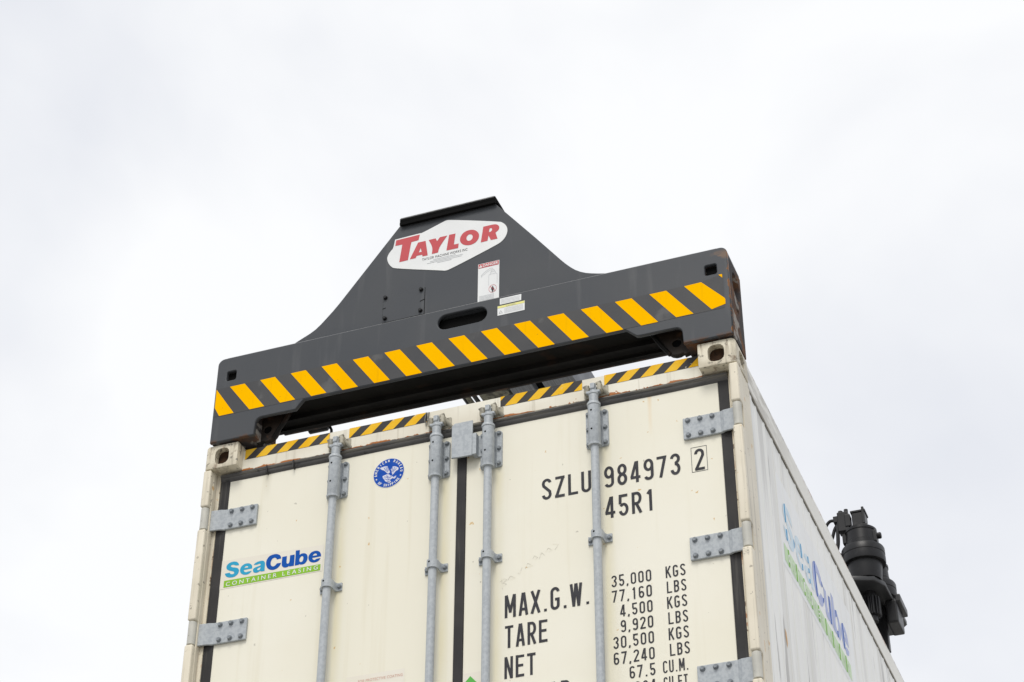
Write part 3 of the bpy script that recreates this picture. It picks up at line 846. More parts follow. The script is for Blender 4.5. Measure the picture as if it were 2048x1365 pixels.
keep = join(shift(lathe([(0.004, -0.022), (0.0105, -0.020), (0.0125, 0.0), (0.0105, 0.018), (0.004, 0.020)], 14), (-0.031, 0.030, -0.092)),
            box(-0.044, -0.020, 0.026, 0.056, -0.111, -0.074, 0.006, 3),
            box(0.018, 0.036, 0.014, 0.056, -0.112, -0.072, 0.006, 3), tube([(0.026, 0.030, -0.080), (0.046, 0.046, -0.106), (0.054, 0.058, -0.116)], 0.0085),
            tube([(0.012, 0.022, -0.074), (0.034, 0.026, -0.066)], 0.0065), tube([(-0.020, 0.024, -0.080), (-0.046, 0.030, -0.075)], 0.005),
            plate(rrect(-0.050, 0.056, -0.120, -0.070, 0.006), [], 0.0515, 0.0548, 0.001))
smooth_by_angle(keep, 40)
def clamp_mesh():
    pts = []
    out_, inn = [], []
    for i in range(13):
        a = math.pi * i / 12
        out_.append((0.0245 * math.cos(a), BYC - 0.0245 * math.sin(a)))
        inn.append((0.0182 * math.cos(a), BYC - 0.0182 * math.sin(a)))
    prof = [(0.050, 0.0610), (0.030, 0.0610), (0.0245, 0.052)] + out_ + [(-0.0245, 0.052), (-0.030, 0.0610), (-0.050, 0.0610), (-0.050, DY), (-0.0182, DY)] + inn[::-1] + [(0.0182, DY), (0.050, DY)]
    bm = bmesh.new()
    r1 = [bm.verts.new((x, y, -0.018)) for x, y in prof]
    r2 = [bm.verts.new((x, y, 0.018)) for x, y in prof]
    k = len(prof)
    for j in range(k):
        bm.faces.new((r1[j], r1[(j + 1) % k], r2[(j + 1) % k], r2[j]))
    bm.faces.new(r1)
    bm.faces.new(r2)
    return smooth_by_angle(from_bm(bm), 40)
clamp_ = clamp_mesh()
dot = lathe([(0.0042, 0.003), (0.0042, -0.0006)], 14, axis='y')
dot.materials.append(M['hole'])
for i, x in enumerate(BX):
    bar = put('locking_bar', rodm, 'galv', box_, (x, 0, 0))
    put('top_cam', cam_, 'galv', bar, (x, 0, 0))
    put('sleeve', sleeve, 'galv', bar, (x, 0, 0))
    put('flange_plate', flange, 'galv', bar, (x, 0, 0))
    put('flange_pad', ear, 'galv', bar, (x, 0, 0))
    put('cam_keeper', keep, 'keeper', bar, (x, 0, 0))
    for bz in (-0.198, -0.272, -0.345):
        for sx in (-0.037, 0.037):
            put('bolt', BOLTS, None, bar, (x + sx, 0.0565, bz))
    for bz in (-0.214, -0.305):
        put('grease_hole', dot, None, bar, (x - 0.004, BYC - 0.0258, bz))
    for cz in (-0.789, -1.93):
        put('guide_clamp', clamp_, 'galv', bar, (x, 0, cz))
        put('grease_hole', dot, None, bar, (x - 0.006, BYC - 0.0239, cz + 0.006))
        for sx in (-0.040, 0.040):
            put('bolt', BOLTS, None, bar, (x + sx, 0.0610, cz))
# plate that overlaps the door joint
ov = join(plate([(-0.0385, -0.297), (0.0100, -0.300), (0.0560, -0.300), (0.0560, -0.128), (-0.026, -0.128), (-0.0385, -0.139)], [], 0.022, 0.032, 0.002))
neckp = to_xz(curve_mesh([rect(0.0558, 0.100, -0.2985, -0.191)], 0.0045, 0.001), 0.0)
for v in neckp.vertices:
    t = min(max((v.co.x - 0.0558) / 0.018, 0), 1)
    v.co.y += 0.0268 + 0.030 * t
mid = box(0.0545, 0.0735, 0.024, 0.060, -0.2965, -0.193, 0.002)
put('overlap_plate', join(ov, mid, box(0.072, 0.100, 0.0520, 0.0604, -0.2965, -0.193, 0.002)), 'galv', box_)

# printed markings on the doors -----------------------------------------------------
DR, DL = DOORS[1], DOORS[-1]
PY = DY - 0.0009
def mark(body, x0, x1, z0, h, par=DR, gap=0.15):
    put('lettering', stroke_text(body, x0, x1, z0, h, PY, gap), 'print', par)
mark('SZLU', 0.350, 0.563, -0.5575, 0.099)
mark('984973', 0.619, 0.940, -0.556, 0.099)
mark('2', 1.000, 1.040, -0.5555, 0.100)
put('check_digit_frame', flat([rect(0.9865, 1.0525, -0.5610, -0.4455), rect(0.9885, 1.0505, -0.5590, -0.4475)], PY), 'print', DR)
mark('45R1', 0.620, 0.826, -0.698, 0.098)
mark('MAX.G.W.', 0.190, 0.545, -1.062, 0.1)
mark('TARE', 0.191, 0.369, -1.193, 0.097)
mark('NET', 0.190, 0.319, -1.323, 0.093)
mark('CU.CAP.', 0.190, 0.490, -1.462, 0.095)
rows = [('35,000', 'KGS'), ('77,160', 'LBS'), ('4,500', 'KGS'), ('9,920', 'LBS'), ('30,500', 'KGS'), ('67,240', 'LBS'), ('67.5', 'CU.M.'), ('2,384', 'CU.FT.')]
for i, (n_, u_) in enumerate(rows):
    zb = -1.008 - 0.0660 * i
    w = 0.163 if len(n_) == 6 else (0.131 if ',' in n_ else 0.102)
    mark(n_, 0.799 - w, 0.799, zb, 0.0505, DR, 0.17)
    ux = {'KGS': (0.857, 0.937), 'LBS': (0.859, 0.937), 'CU.M.': (0.829, 0.928), 'CU.FT.': (0.829, 0.936)}[u_]
    mark(u_, ux[0], ux[1], zb, 0.0505, DR, 0.17)
bm = bmesh.new()
for sc in SCRIBBLE:
    ribbon(bm, sc, 0.0011, False, PY - random.random() * 2e-4)
me = bpy.data.meshes.new('s')
bm.to_mesh(me)
bm.free()
put('scribble', me, 'scratch', DR)
# brand sticker on the left door
stk = put('brand_sticker', flat([[(-1.118, -0.695), (-0.632, -0.695), (-0.632, -0.570), (-1.118, -0.557)]], PY), 'whited', box_)
for ch, loops in SEACUBE[:3]:
    put('lettering', flat(loops, PY - 0.0008), 'cyan', stk)
for ch, loops in SEACUBE[3:]:
    put('lettering', flat(loops, PY - 0.0008), 'blue', stk)
put('green_band', flat([[(-1.098, -0.689), (-0.642, -0.6905), (-0.642, -0.6615), (-1.098, -0.6565)]], PY - 0.0008), 'green', stk)
put('lettering', to_xz(text_uv('CONTAINER LEASING', -1.087, -0.653, -0.6845, -0.6655, 0.006, 1.55), PY - 0.0016), 'white', stk)
# round emblem
ex, ez = -0.3455, -0.2785
em = put('round_emblem', flat([circ(ex, ez, 0.0725, 48)], PY), 'white', box_)
put('emblem_disc', flat([circ(ex, ez, 0.0705, 48)], PY - 0.0006), 'emblem', em)
def ring_text(body, r, a0, a1, h, inside):
    n = len(body)
    for i, ch in enumerate(body):
        if ch == ' ':
            continue
        w = GWID.get(ch, GW)
        a = R(a0 + (a1 - a0) * i / (n - 1))
        rot = a - math.pi / 2 if not inside else a + math.pi / 2
        bm = bmesh.new()
        for k, (pts, cl) in enumerate(G[ch]):
            q = []
            for u, v in pts:
                x, y = (u - w / 2) * h * 1.35, (v - 0.5) * h
                q.append((ex + r * math.cos(a) + x * math.cos(rot) - y * math.sin(rot), ez + r * math.sin(a) + x * math.sin(rot) + y * math.cos(rot)))
            ribbon(bm, q, 0.19 * h, cl, PY - 0.0011 - 0.0002 * k)
        me = bpy.data.meshes.new('l')
        bm.to_mesh(me)
        bm.free()
        put('letter', me, 'white', em)
ring_text('AMERICAN BUREAU', 0.0600, 184, -1, 0.0122, False)
ring_text('OF SHIPPING', 0.0600, 224, 320, 0.0122, True)
def star(cx, cz, r):
    return [(cx + (r if i % 2 == 0 else r * 0.42) * math.cos(R(90 + 36 * i)), cz + (r if i % 2 == 0 else r * 0.42) * math.sin(R(90 + 36 * i))) for i in range(10)]
for a in (202, 338):
    put('star', flat([star(ex + 0.0605 * math.cos(R(a)), ez + 0.0605 * math.sin(R(a)), 0.0052)], PY - 0.0012), 'white', em)
for P in EAGLE:
    put('bird_shape', flat([P], PY - 0.0012), 'eagle', em)
bm = bmesh.new()
for P in ([(-0.352, -0.246), (-0.347, -0.270)], [(-0.360, -0.246), (-0.350, -0.274)], [(-0.369, -0.248), (-0.355, -0.270)], [(-0.327, -0.256), (-0.331, -0.276)], [(-0.318, -0.257), (-0.327, -0.278)],
          [(-0.309, -0.262), (-0.323, -0.276)], [(-0.366, -0.294), (-0.350, -0.300), (-0.345, -0.312)], [(-0.355, -0.290), (-0.342, -0.303), (-0.330, -0.300)], [(-0.360, -0.306), (-0.348, -0.314), (-0.338, -0.311)], [(-0.350, -0.321), (-0.338, -0.322)]):
    ribbon(bm, P, 0.0018, False, PY - 0.0018)
me = bpy.data.meshes.new('l')
bm.to_mesh(me)
bm.free()
put('feather_lines', me, 'emblem', em)
# sticker and diamond cut by the lower edge of the picture
st2 = put('notice_sticker', flat([rect(-0.490, -0.236, -1.42, -1.205)], PY), 'whited', box_)
put('lettering', to_xz(text_uv('FOR PROTECTIVE COATING', -0.437, -0.243, -1.2375, -1.2255, 0.0, 1.05), PY - 0.0008), 'redt', st2)
st3 = put('diamond_sticker', flat([rect(-0.012 + 0.028, 0.118, -1.44, -1.272)], PY), 'whited', box_)
put('green_diamond', flat([[(0.047, -1.2860), (0.100, -1.345), (0.047, -1.404), (0.0165, -1.370), (0.0165, -1.320)]], PY - 0.0008), 'greend', st3)

# sides, rails, roof -------------------------------------------------------------------
XS = 1.2090
RIB0, RIBP, RIBH = 0.302, 0.135, 0.0022
def ribx(y):
    if y < 0.235:
        return XS
    u = (y - RIB0) % RIBP
    if u < 0.007:
        return XS + RIBH * u / 0.007
    if u < 0.022:
        return XS + RIBH
    if u < 0.029:
        return XS + RIBH * (1 - (u - 0.022) / 0.007)
    return XS
def breaks(y0, y1):
    b = [y0]
    k = math.ceil((y0 - RIB0) / RIBP) - 1
    while RIB0 + k * RIBP < y1:
        for d in (0, 0.007, 0.022, 0.029):
            y = RIB0 + k * RIBP + d
            if y0 + 1e-6 < y < y1 - 1e-6 and y > 0.3:
                b.append(y)
        k += 1
    return b + [y1]
def side_mesh():
    bm = bmesh.new()
    ys = breaks(0.1995, LEN - 0.2)
    top = [bm.verts.new((ribx(y), y, -0.149)) for y in ys]
    bot = [bm.verts.new((ribx(y), y, -HGT + 0.15)) for y in ys]
    bt = [bm.verts.new((XS - 0.03, y, -0.149)) for y in ys]
    bb = [bm.verts.new((XS - 0.03, y, -HGT + 0.15)) for y in ys]
    for i in range(len(ys) - 1):
        bm.faces.new((top[i], top[i + 1], bot[i + 1], bot[i]))
        bm.faces.new((bt[i], bt[i + 1], bb[i + 1], bb[i]))
        bm.faces.new((top[i], top[i + 1], bt[i + 1], bt[i]))
        bm.faces.new((bot[i], bot[i + 1], bb[i + 1], bb[i]))
    bm.faces.new((top[0], bot[0], bb[0], bt[0]))
    bm.faces.new((top[-1], bot[-1], bb[-1], bt[-1]))
    return from_bm(bm)
sm = side_mesh()
side = put('side_wall', sm, 'side', box_)
put('side_wall', mirror_x(sm), 'side', box_)
for s in (1, -1):
    rail = put('top_rail', join(box(s * 1.17, s * 1.2165, 0.1785, LEN - 0.1785, -0.1405, -0.020, 0.004, 2)), 'rail', box_)
    put('rail_seam', box(s * 1.175, s * 1.2116, 0.21, LEN - 0.2, -0.1487, -0.1408), 'sidegap', rail)
    put('bottom_rail', box(s * 1.17, s * 1.2165, 0.1785, LEN - 0.1785, -HGT + 0.005, -HGT + 0.149, 0.003), 'rail', box_)
    # narrow vertical flashing beside the corner post
    put('post_flashing', box(s * 1.17, s * 1.2135, 0.2012, 0.2350, -HGT + 0.155, -0.1495, 0.0), 'side', box_)
put('roof', box(-1.1695, 1.1695, 0.176, LEN - 0.10, -0.060, -0.028, 0.004), 'reefer', box_)
put('floor', box(-1.1695, 1.1695, 0.14, LEN - 0.10, -HGT + 0.06, -HGT + 0.14), 'reefer', box_)
put('front_wall', box(-1.166, 1.166, LEN - 0.09, LEN - 0.03, -HGT + 0.02, -0.0275), 'cream', box_)
put('door_sill', box(-1.0575, 1.0575, 0.05, 0.14, -HGT + 0.0, -HGT + 0.155), 'cream', box_)

# brand sticker wrapped over the ribs of the side wall
def wrap(me, d, mats=None):
    """me in (u=y, v=z): cut at the rib folds, then follow the sheet"""
    bm = bmesh.new()
    bm.from_mesh(me)
    us = [v.co.x for v in bm.verts]
    for y in breaks(min(us), max(us))[1:-1]:
        bmesh.ops.bisect_plane(bm, geom=bm.verts[:] + bm.edges[:] + bm.faces[:], plane_co=(y, 0, 0), plane_no=(1, 0, 0), dist=1e-6)
    for v in bm.verts:
        y, z = v.co.x, v.co.y
        v.co = (ribx(y) + d, y - d * 0.7, z)
    for f in bm.faces:
        u = (f.calc_center_median().y + d * 0.7 - RIB0) % RIBP
        f.material_index = 1 if u < 0.007 else 0
    r = bpy.data.meshes.new('w')
    bm.to_mesh(r)
    bm.free()
    for k_ in (mats or []):
        r.materials.append(M[k_])
    return r
KX = (1.905 - 0.665) / (1.098 - 0.642)
def smap(lp):
    # left-door lettering, enlarged onto the side
    return [(0.665 + (a + 1.098) * KX, -0.705 + (b + 0.690) * 2.62) for a, b in lp]
sst = put('side_sticker', wrap(curve_mesh([[(0.60, -0.735), (2.02, -0.735), (2.02, -0.300), (0.60, -0.300)]]), 0.0006, ['whitef', 'whitef']), None, box_)
for i, (ch, loops) in enumerate(SEACUBE):
    put('lettering', wrap(curve_mesh([smap(lp) for lp in loops]), 0.0013, ['scyan', 'scyan_f'] if i < 3 else ['sblue', 'sblue_f']), None, sst)
put('green_band', wrap(curve_mesh([[(0.64, -0.705), (1.90, -0.705), (1.90, -0.622), (0.64, -0.622)]]), 0.0013, ['sgreen', 'sgreen_f']), None, sst)
tm = text_uv('CONTAINER LEASING', 0.70, 1.86, -0.688, -0.640, 0.012, 1.55)
put('lettering', wrap(tm, 0.0020, ['sgreen_l', 'whitef']), None, sst)

for nm, P, mt in (('paint_scrape', [(0.512, -1.075), (0.535, -1.085), (0.548, -1.125), (0.530, -1.155), (0.515, -1.110)], 'orange'),):
    put(nm, wrap(curve_mesh([P]), 0.0010, [mt, mt]), None, side)
put('scribble', to_xz(text_uv('38', 1.186, 1.208, -1.000, -0.972, -0.01), 0.0006), 'scratch', box_)
put('wire_tag', tube([(-0.172, 0.050, -0.022), (-0.176, 0.0475, -0.060), (-0.170, 0.047, -0.096), (-0.163, 0.049, -0.060), (-0.160, 0.052, -0.022)], 0.0028, 6), 'tag', box_)
# ================================================================== spreader
spr = thing('container_spreader', 'dark grey lifting spreader with yellow stripes and tall badge plate on the container',
            'spreader', (0, 6.1, 0.006))
FY = -0.020
XL, XR, ZBT, ZTP = -1.192, 1.217, 0.006, 0.455
def arcpts(cx, cz, r, a0, a1, n=6):
    return [(cx + r * math.cos(R(a0 + (a1 - a0) * i / n)), cz + r * math.sin(R(a0 + (a1 - a0) * i / n))) for i in range(n + 1)]
outline = ([(XL, ZBT)] + [(-0.972, ZBT)] + arcpts(-0.942, 0.062, 0.030, 180, 90) + [(-0.775, 0.092)] + [(-0.738, 0.136)]
           + [(0.760, 0.136), (0.806, 0.094), (0.82, 0.092)] + arcpts(0.974, 0.062, 0.030, 90, 0) + [(1.006, ZBT), (XR, ZBT)]
           + arcpts(XR - 0.030, ZTP - 0.030, 0.030, 0, 90) + arcpts(XL + 0.032, ZTP - 0.032, 0.032, 90, 180))
slot = arcpts(0.093, 0.3865, 0.0395, -90, 90, 8) + arcpts(-0.062, 0.3865, 0.0395, 90, 270, 8)
sqs = [rrect(-1.117 - 0.024, -1.117 + 0.024, 0.353 - 0.025, 0.353 + 0.025, 0.008), rrect(1.142 - 0.026, 1.142 + 0.026, 0.350 - 0.026, 0.350 + 0.026, 0.009)]
fp = plate(outline, [slot] + sqs, FY, 0.0, 0.004)
beam = put('end_beam', fp, 'grey', spr)
# worn bright edge along the top of the front plate
put('beam_edge', tube([(XL + 0.045, FY + 0.0055, ZTP - 0.002), (XR - 0.045, FY + 0.0055, ZTP - 0.002)], 0.0042, 8), 'grey_edge', beam)
# dark box behind the plate: top, rear, underside ribs
put('beam_top', box(XL + 0.012, XR - 0.006, 0.0005, 0.1995, ZTP - 0.028, ZTP - 0.006), 'grey', beam)
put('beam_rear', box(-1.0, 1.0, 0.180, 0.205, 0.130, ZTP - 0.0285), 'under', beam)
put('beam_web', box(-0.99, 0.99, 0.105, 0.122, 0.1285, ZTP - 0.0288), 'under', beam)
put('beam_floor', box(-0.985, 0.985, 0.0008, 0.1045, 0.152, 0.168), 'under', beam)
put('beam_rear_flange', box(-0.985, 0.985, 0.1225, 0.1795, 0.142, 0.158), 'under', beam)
put('bottom_lip', box(-0.95, 0.95, 0.2055, 0.224, 0.134, 0.155, 0.003), 'lug', beam)
# end housings with lock openings
for s, xe in ((1, XR), (-1, XL)):
    x0, x1 = (1.008, XR - 0.0006) if s > 0 else (XL + 0.0006, -0.975)
    hb = box(x0, x1, 0.0006, 0.192, ZBT + 0.0015, ZTP - 0.0295, 0.004)
    cut1 = to_yz(curve_mesh([rrect(0.045, 0.165, 0.262, 0.385, 0.045)], 0.09, 0), xe)
    cut2 = to_yz(curve_mesh([rrect(0.078, 0.122, 0.186, 0.214, 0.006)], 0.06, 0), xe)
    cut3 = [plate(sqs[0 if s < 0 else 1], [], -0.01, 0.045, 0)]
    hb = boolean(hb, [cut1, cut2] + cut3)
    hs = put('twistlock_housing', hb, 'rusty', spr)
    put('cavity_shade', plate(sqs[0 if s < 0 else 1], [], 0.0003, 0.044, 0), 'hole', hs)  # black plug, the square hole's inner shade as colour
    # lock guide: lug with a pin hole and its gusset
    lx = 0.958 * s if s > 0 else -0.945
    lug = plate([(lx + 0.075 * s, 0.150), (lx + 0.062 * s, 0.010), (lx + 0.03 * s, 0.002)] + [(lx + s * 0.052 * math.cos(R(a)), 0.062 + 0.056 * math.sin(R(a))) for a in (-60, -80, -100, -120, -140, -160, -180)] + [(lx - 0.11 * s, 0.150)], [circ(lx, 0.066, 0.019, 20)], 0.052, 0.080, 0.003)
    lg = put('lock_lug', lug, 'lug', spr)
    put('lug_hole_plug', lathe([(0.0185, 0.058), (0.0185, 0.075)], 18, (lx, 0, 0.066), 'y'), 'hole', lg)  # near-black plug filling the lug's hole
    put('gusset', tube([(lx - 0.115 * s, 0.045, 0.150), (lx - 0.062 * s, 0.050, 0.060), (lx - 0.03 * s, 0.055, 0.015)], 0.010, 6), 'under', lg)
    put('twistlock', lathe([(0.03, -0.055), (0.038, -0.03), (0.028, -0.004), (0.028, 0.05)], 16, (s * 1.138, 0.089, 0)), 'rusty', spr)
# lock actuator and its hose in the left-hand gap
act = put('lock_actuator', join(lathe([(0.016, -0.05), (0.022, -0.046), (0.022, 0.04), (0.016, 0.046)], 16, (-0.800, 0.262, 0.168), 'x'), box(-0.826, -0.782, 0.245, 0.275, 0.150, 0.215, 0.004)), 'black', spr)
put('hose', tube([(-0.765, 0.262, 0.172), (-0.745, 0.262, 0.165), (-0.735, 0.262, 0.142), (-0.742, 0.28, 0.12), (-0.76, 0.33, 0.11)], 0.0065), 'black', act)

put('slot_shade', box(-0.25, 0.28, 0.012, 0.016, 0.18, 0.42), 'hole', beam)  # black sheet added behind the slot to paint its inside dark
# hazard tape on the beam
tape = put('hazard_tape', flat([[(XL + 0.007, 0.1405), (-0.735, 0.1405), (0.76, 0.1405), (1.190, 0.1405), (1.192, 0.315), (1.10, 0.294), (XL + 0.007, 0.292)]], FY - 0.0008), 'tapegrey', spr)
put('stripe', flat([[(-1.185, 0.290), (-1.1845, 0.191), (-1.158, 0.1425), (-1.084, 0.1425)]], FY - 0.0016), 'yellow', tape)
for i in range(15):
    x = -1.117 + 0.1529 * i
    P = [(x, 0.2905), (x + 0.0745, 0.2905), (x + 0.1860, 0.1395 if 2 < i < 13 else 0.143), (x + 0.1115, 0.1395 if 2 < i < 13 else 0.143)]
    if i == 14:
        P = [(x, 0.2925), (x + 0.0745, 0.2945), (1.191, 0.191), (1.196, 0.182), (1.195, 0.158), (x + 0.1115, 0.145)]
    put('stripe', flat([P], FY - 0.0016), 'yellow', tape)
put('stripe', flat([[(1.174, 0.313), (1.190, 0.313), (1.190, 0.294)]], FY - 0.0016), 'yellow', tape)

# tower with the badge -------------------------------------------------------------------
TY = 0.0
tow = ([(-0.845, 0.4555), (-0.80, 0.4790), (-0.772, 0.4920), (-0.742, 0.5060), (-0.715, 0.5225), (-0.690, 0.5440), (-0.662, 0.5730), (-0.632, 0.6050), (-0.603, 0.6390), (-0.313, 1.0120)]
       + [(0.157, 1.0080), (0.196, 0.9580), (0.354, 0.7540), (0.470, 0.6000), (0.492, 0.5725), (0.514, 0.5480), (0.536, 0.5270), (0.560, 0.5100), (0.585, 0.4970), (0.610, 0.4880), (0.640, 0.4790), (0.690, 0.4670), (0.72, 0.4555)])
tw = put('badge_tower', plate([(a, b) for a, b in tow] + [(0.72, 0.440), (-0.845, 0.440)], [], TY, TY + 0.016, 0.002), 'grey', spr)
put('rear_plate', plate([(a, b) for a, b in tow] + [(0.72, 0.43), (-0.845, 0.43)], [], 0.10, 0.116, 0.002), 'grey', tw)
bm = bmesh.new()
ra = [bm.verts.new((a * 0.985 - 0.001, TY + 0.0165, b - 0.012)) for a, b in tow]
rb = [bm.verts.new((a * 0.985 - 0.001, 0.0995, b - 0.012)) for a, b in tow]
for i in range(len(tow) - 1):
    bm.faces.new((ra[i], ra[i + 1], rb[i + 1], rb[i]))
put('tower_skin', from_bm(bm), 'grey', tw)
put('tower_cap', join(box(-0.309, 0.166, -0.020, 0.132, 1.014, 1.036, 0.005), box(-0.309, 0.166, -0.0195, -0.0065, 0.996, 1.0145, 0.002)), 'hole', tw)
put('cap_edge', tube([(-0.303, -0.0185, 1.0325), (0.160, -0.0185, 1.0325)], 0.0040, 8), 'grey_edge', tw)
# bolted cover
cov = put('access_cover', plate(rect(-0.379, -0.177, 0.470, 0.6185), [], TY - 0.0035, TY - 0.0002, 0.0006), 'grey', spr)
for bx, bz in ((-0.368, 0.606), (-0.193, 0.607), (-0.366, 0.491), (-0.193, 0.491)):
    put('bolt', BOLTK, None, cov, (bx, TY - 0.0035, bz))
for P in ([(-0.381, 0.549), (-0.365, 0.552), (-0.365, 0.548), (-0.381, 0.545)], [(-0.196, 0.540), (-0.192, 0.5445), (-0.176, 0.548), (-0.176, 0.552), (-0.194, 0.5475), (-0.199, 0.541)]):
    put('latch_slot', flat([P], TY - 0.0043), 'hole', cov)
put('cover_joint', flat([[(-0.379, 0.6183), (-0.1770, 0.6183), (-0.1770, 0.6196), (-0.379, 0.6196)]], TY - 0.0010), 'grey_edge', cov)
put('cover_joint', flat([[(-0.3806, 0.470), (-0.3792, 0.470), (-0.3792, 0.6185), (-0.3806, 0.6185)]], TY - 0.0010), 'hole', cov)
put('cover_joint', flat([[(-0.1768, 0.470), (-0.1752, 0.470), (-0.1752, 0.6185), (-0.1768, 0.6185)]], TY - 0.0009), 'hole', cov)
# badge
bad = put('maker_badge', plate(LOGO, [], TY - 0.0022, TY - 0.0003, 0.0004), 'white', spr)
for loops in TAYLOR:
    put('lettering', flat(loops, TY - 0.0030), 'red', bad)
put('lettering', to_xz(text_uv('TAYLOR MACHINE WORKS INC', -0.195, 0.027, 0.7705, 0.7845, 0.0, 1.05), TY - 0.0030), 'print', bad)
def fine(x0, x1, z, h, n, y, par, mt='ltext'):
    ms = []
    x = x0
    rnd = random.Random(int((x0 + z) * 9999))
    bmx = bmesh.new()
    while x < x1:
        w = rnd.uniform(0.5, 1.0) * (x1 - x0) / n
        vs = [bmx.verts.new((a, y, b)) for a, b in rect(x, min(x + w * 0.8, x1), z, z + h)]
        bmx.faces.new(vs)
        x += w
    me = bpy.data.meshes.new('f')
    bmx.to_mesh(me)
    bmx.free()
    put('fine_print', me, mt, par)
for k, (a, b) in enumerate(((-0.14, -0.03), (-0.155, 0.005), (-0.17, 0.0), (-0.12, -0.05))):
    fine(a, b, 0.762 - 0.0075 * k, 0.0024, 26, TY - 0.0030, bad)
# danger label
dg = put('danger_label', plate(rect(0.080, 0.1815, 0.4560, 0.6760), [], TY - 0.0020, TY - 0.0003, 0.0004), 'white', spr)
dy = TY - 0.0028
put('red_band', flat([rect(0.0825, 0.179, 0.6515, 0.6735)], dy), 'red', dg)
put('lettering', to_xz(text_uv('DANGER', 0.1035, 0.1765, 0.6555, 0.6700, 0.02), dy - 0.0007), 'white', dg)
put('warning_triangle', flat([[(0.0850, 0.6545), (0.1010, 0.6545), (0.0930, 0.6705)], [(0.0922, 0.6570), (0.0938, 0.6570), (0.0938, 0.6655), (0.0922, 0.6655)]], dy - 0.0007), 'white', dg)
bm = bmesh.new()
for pts in ([(0.096, 0.600), (0.097, 0.611), (0.115, 0.627), (0.140, 0.640), (0.150, 0.638), (0.153, 0.628)], [(0.097, 0.604), (0.128, 0.626), (0.148, 0.632)],
            [(0.132, 0.545), (0.132, 0.600), (0.136, 0.606), (0.168, 0.606), (0.172, 0.600), (0.172, 0.550)], [(0.141, 0.606), (0.141, 0.618), (0.163, 0.618), (0.163, 0.606)],
            [(0.144, 0.618), (0.147, 0.627), (0.158, 0.627), (0.161, 0.618)]):
    ribbon(bm, pts, 0.0010, False, dy)
me = bpy.data.meshes.new('d')
bm.to_mesh(me)
bm.free()
put('line_drawing', me, 'ltext', dg)
put('ban_ring', flat([circ(0.151, 0.5245, 0.0185, 30, 0.0215), circ(0.151, 0.5245, 0.0170, 30, 0.0200)], dy), 'red', dg)
put('ban_bar', flat([[(0.1385, 0.5385), (0.1400, 0.5400), (0.1640, 0.5105), (0.1625, 0.5090)]], dy - 0.0012), 'red', dg)
put('figure_pictogram', flat([[(0.148, 0.505), (0.1505, 0.505), (0.1512, 0.518), (0.1520, 0.505), (0.1545, 0.505), (0.1545, 0.523), (0.1580, 0.519), (0.1590, 0.521), (0.1545, 0.5325), (0.1475, 0.5325), (0.1430, 0.521), (0.1440, 0.519), (0.1475, 0.523)], circ(0.151, 0.5360, 0.0024, 10)], dy - 0.0007), 'print', dg)
for k in range(5):
    fine(0.088, 0.158, 0.494 - 0.006 * k, 0.0016, 14, dy, dg)
# two small plates on the beam
la = put('instruction_label', plate(rect(0.193, 0.293, 0.4115, 0.4440), [], FY - 0.0016, FY - 0.0003, 0.0004), 'white', spr)
for k in range(4):
    fine(0.199, 0.287, 0.436 - 0.0065 * k, 0.0014, 16, FY - 0.0024, la)
lb = put('caution_label', plate(rect(0.1825, 0.3090, 0.3545, 0.4050), [], FY - 0.0016, FY - 0.0003, 0.0004), 'white', spr)
put('yellow_band', flat([rect(0.1835, 0.3080, 0.3925, 0.4040)], FY - 0.0024), 'lyellow', lb)
put('lettering', to_xz(text_uv('CAUTION', 0.224, 0.266, 0.3945, 0.4015, 0.01, 1.2), FY - 0.0031), 'ltext', lb)
for k in range(5):
    fine(0.215, 0.302, 0.3850 - 0.0058 * k, 0.0013, 16, FY - 0.0024, lb)
put('hazard_symbol', flat([[(0.189, 0.3640), (0.207, 0.3640), (0.198, 0.3800)], [(0.1915, 0.3655), (0.2045, 0.3655), (0.198, 0.3770)]], FY - 0.0024), 'ltext', lb)

# telescopic beams running back along the roof
for x0, x1, mt in ((-0.205, -0.088, 'scuff'), (-0.034, 0.128, 'scuff')):
    put('telescopic_beam', box(x0, x1, 0.117, 7.6, 0.78, 1.0, 0.004), mt, spr)
put('beam_filler', box(-0.0875, -0.0345, 0.117, 7.6, 0.82, 0.98), 'hole', spr)
put('cable_tray', box(-0.375, -0.225, 0.117, 7.5, 0.79, 0.83), 'moss', spr)
put('hydraulic_pipe', tube([(-0.462, 0.117, 0.80), (-0.462, 7.5, 0.80)], 0.008, 8), 'black', spr)
put('hydraulic_pipe', tube([(-0.440, 0.117, 0.80), (-0.440, 7.5, 0.80)], 0.014, 8), 'moss', spr)
put('hydraulic_pipe', tube([(-0.405, 0.117, 0.80), (-0.405, 7.5, 0.80)], 0.012, 8), 'black', spr)
put('centre_frame', box(-0.55, 0.62, 4.45, 7.75, 0.56, 0.7795, 0.01), 'grey', spr)

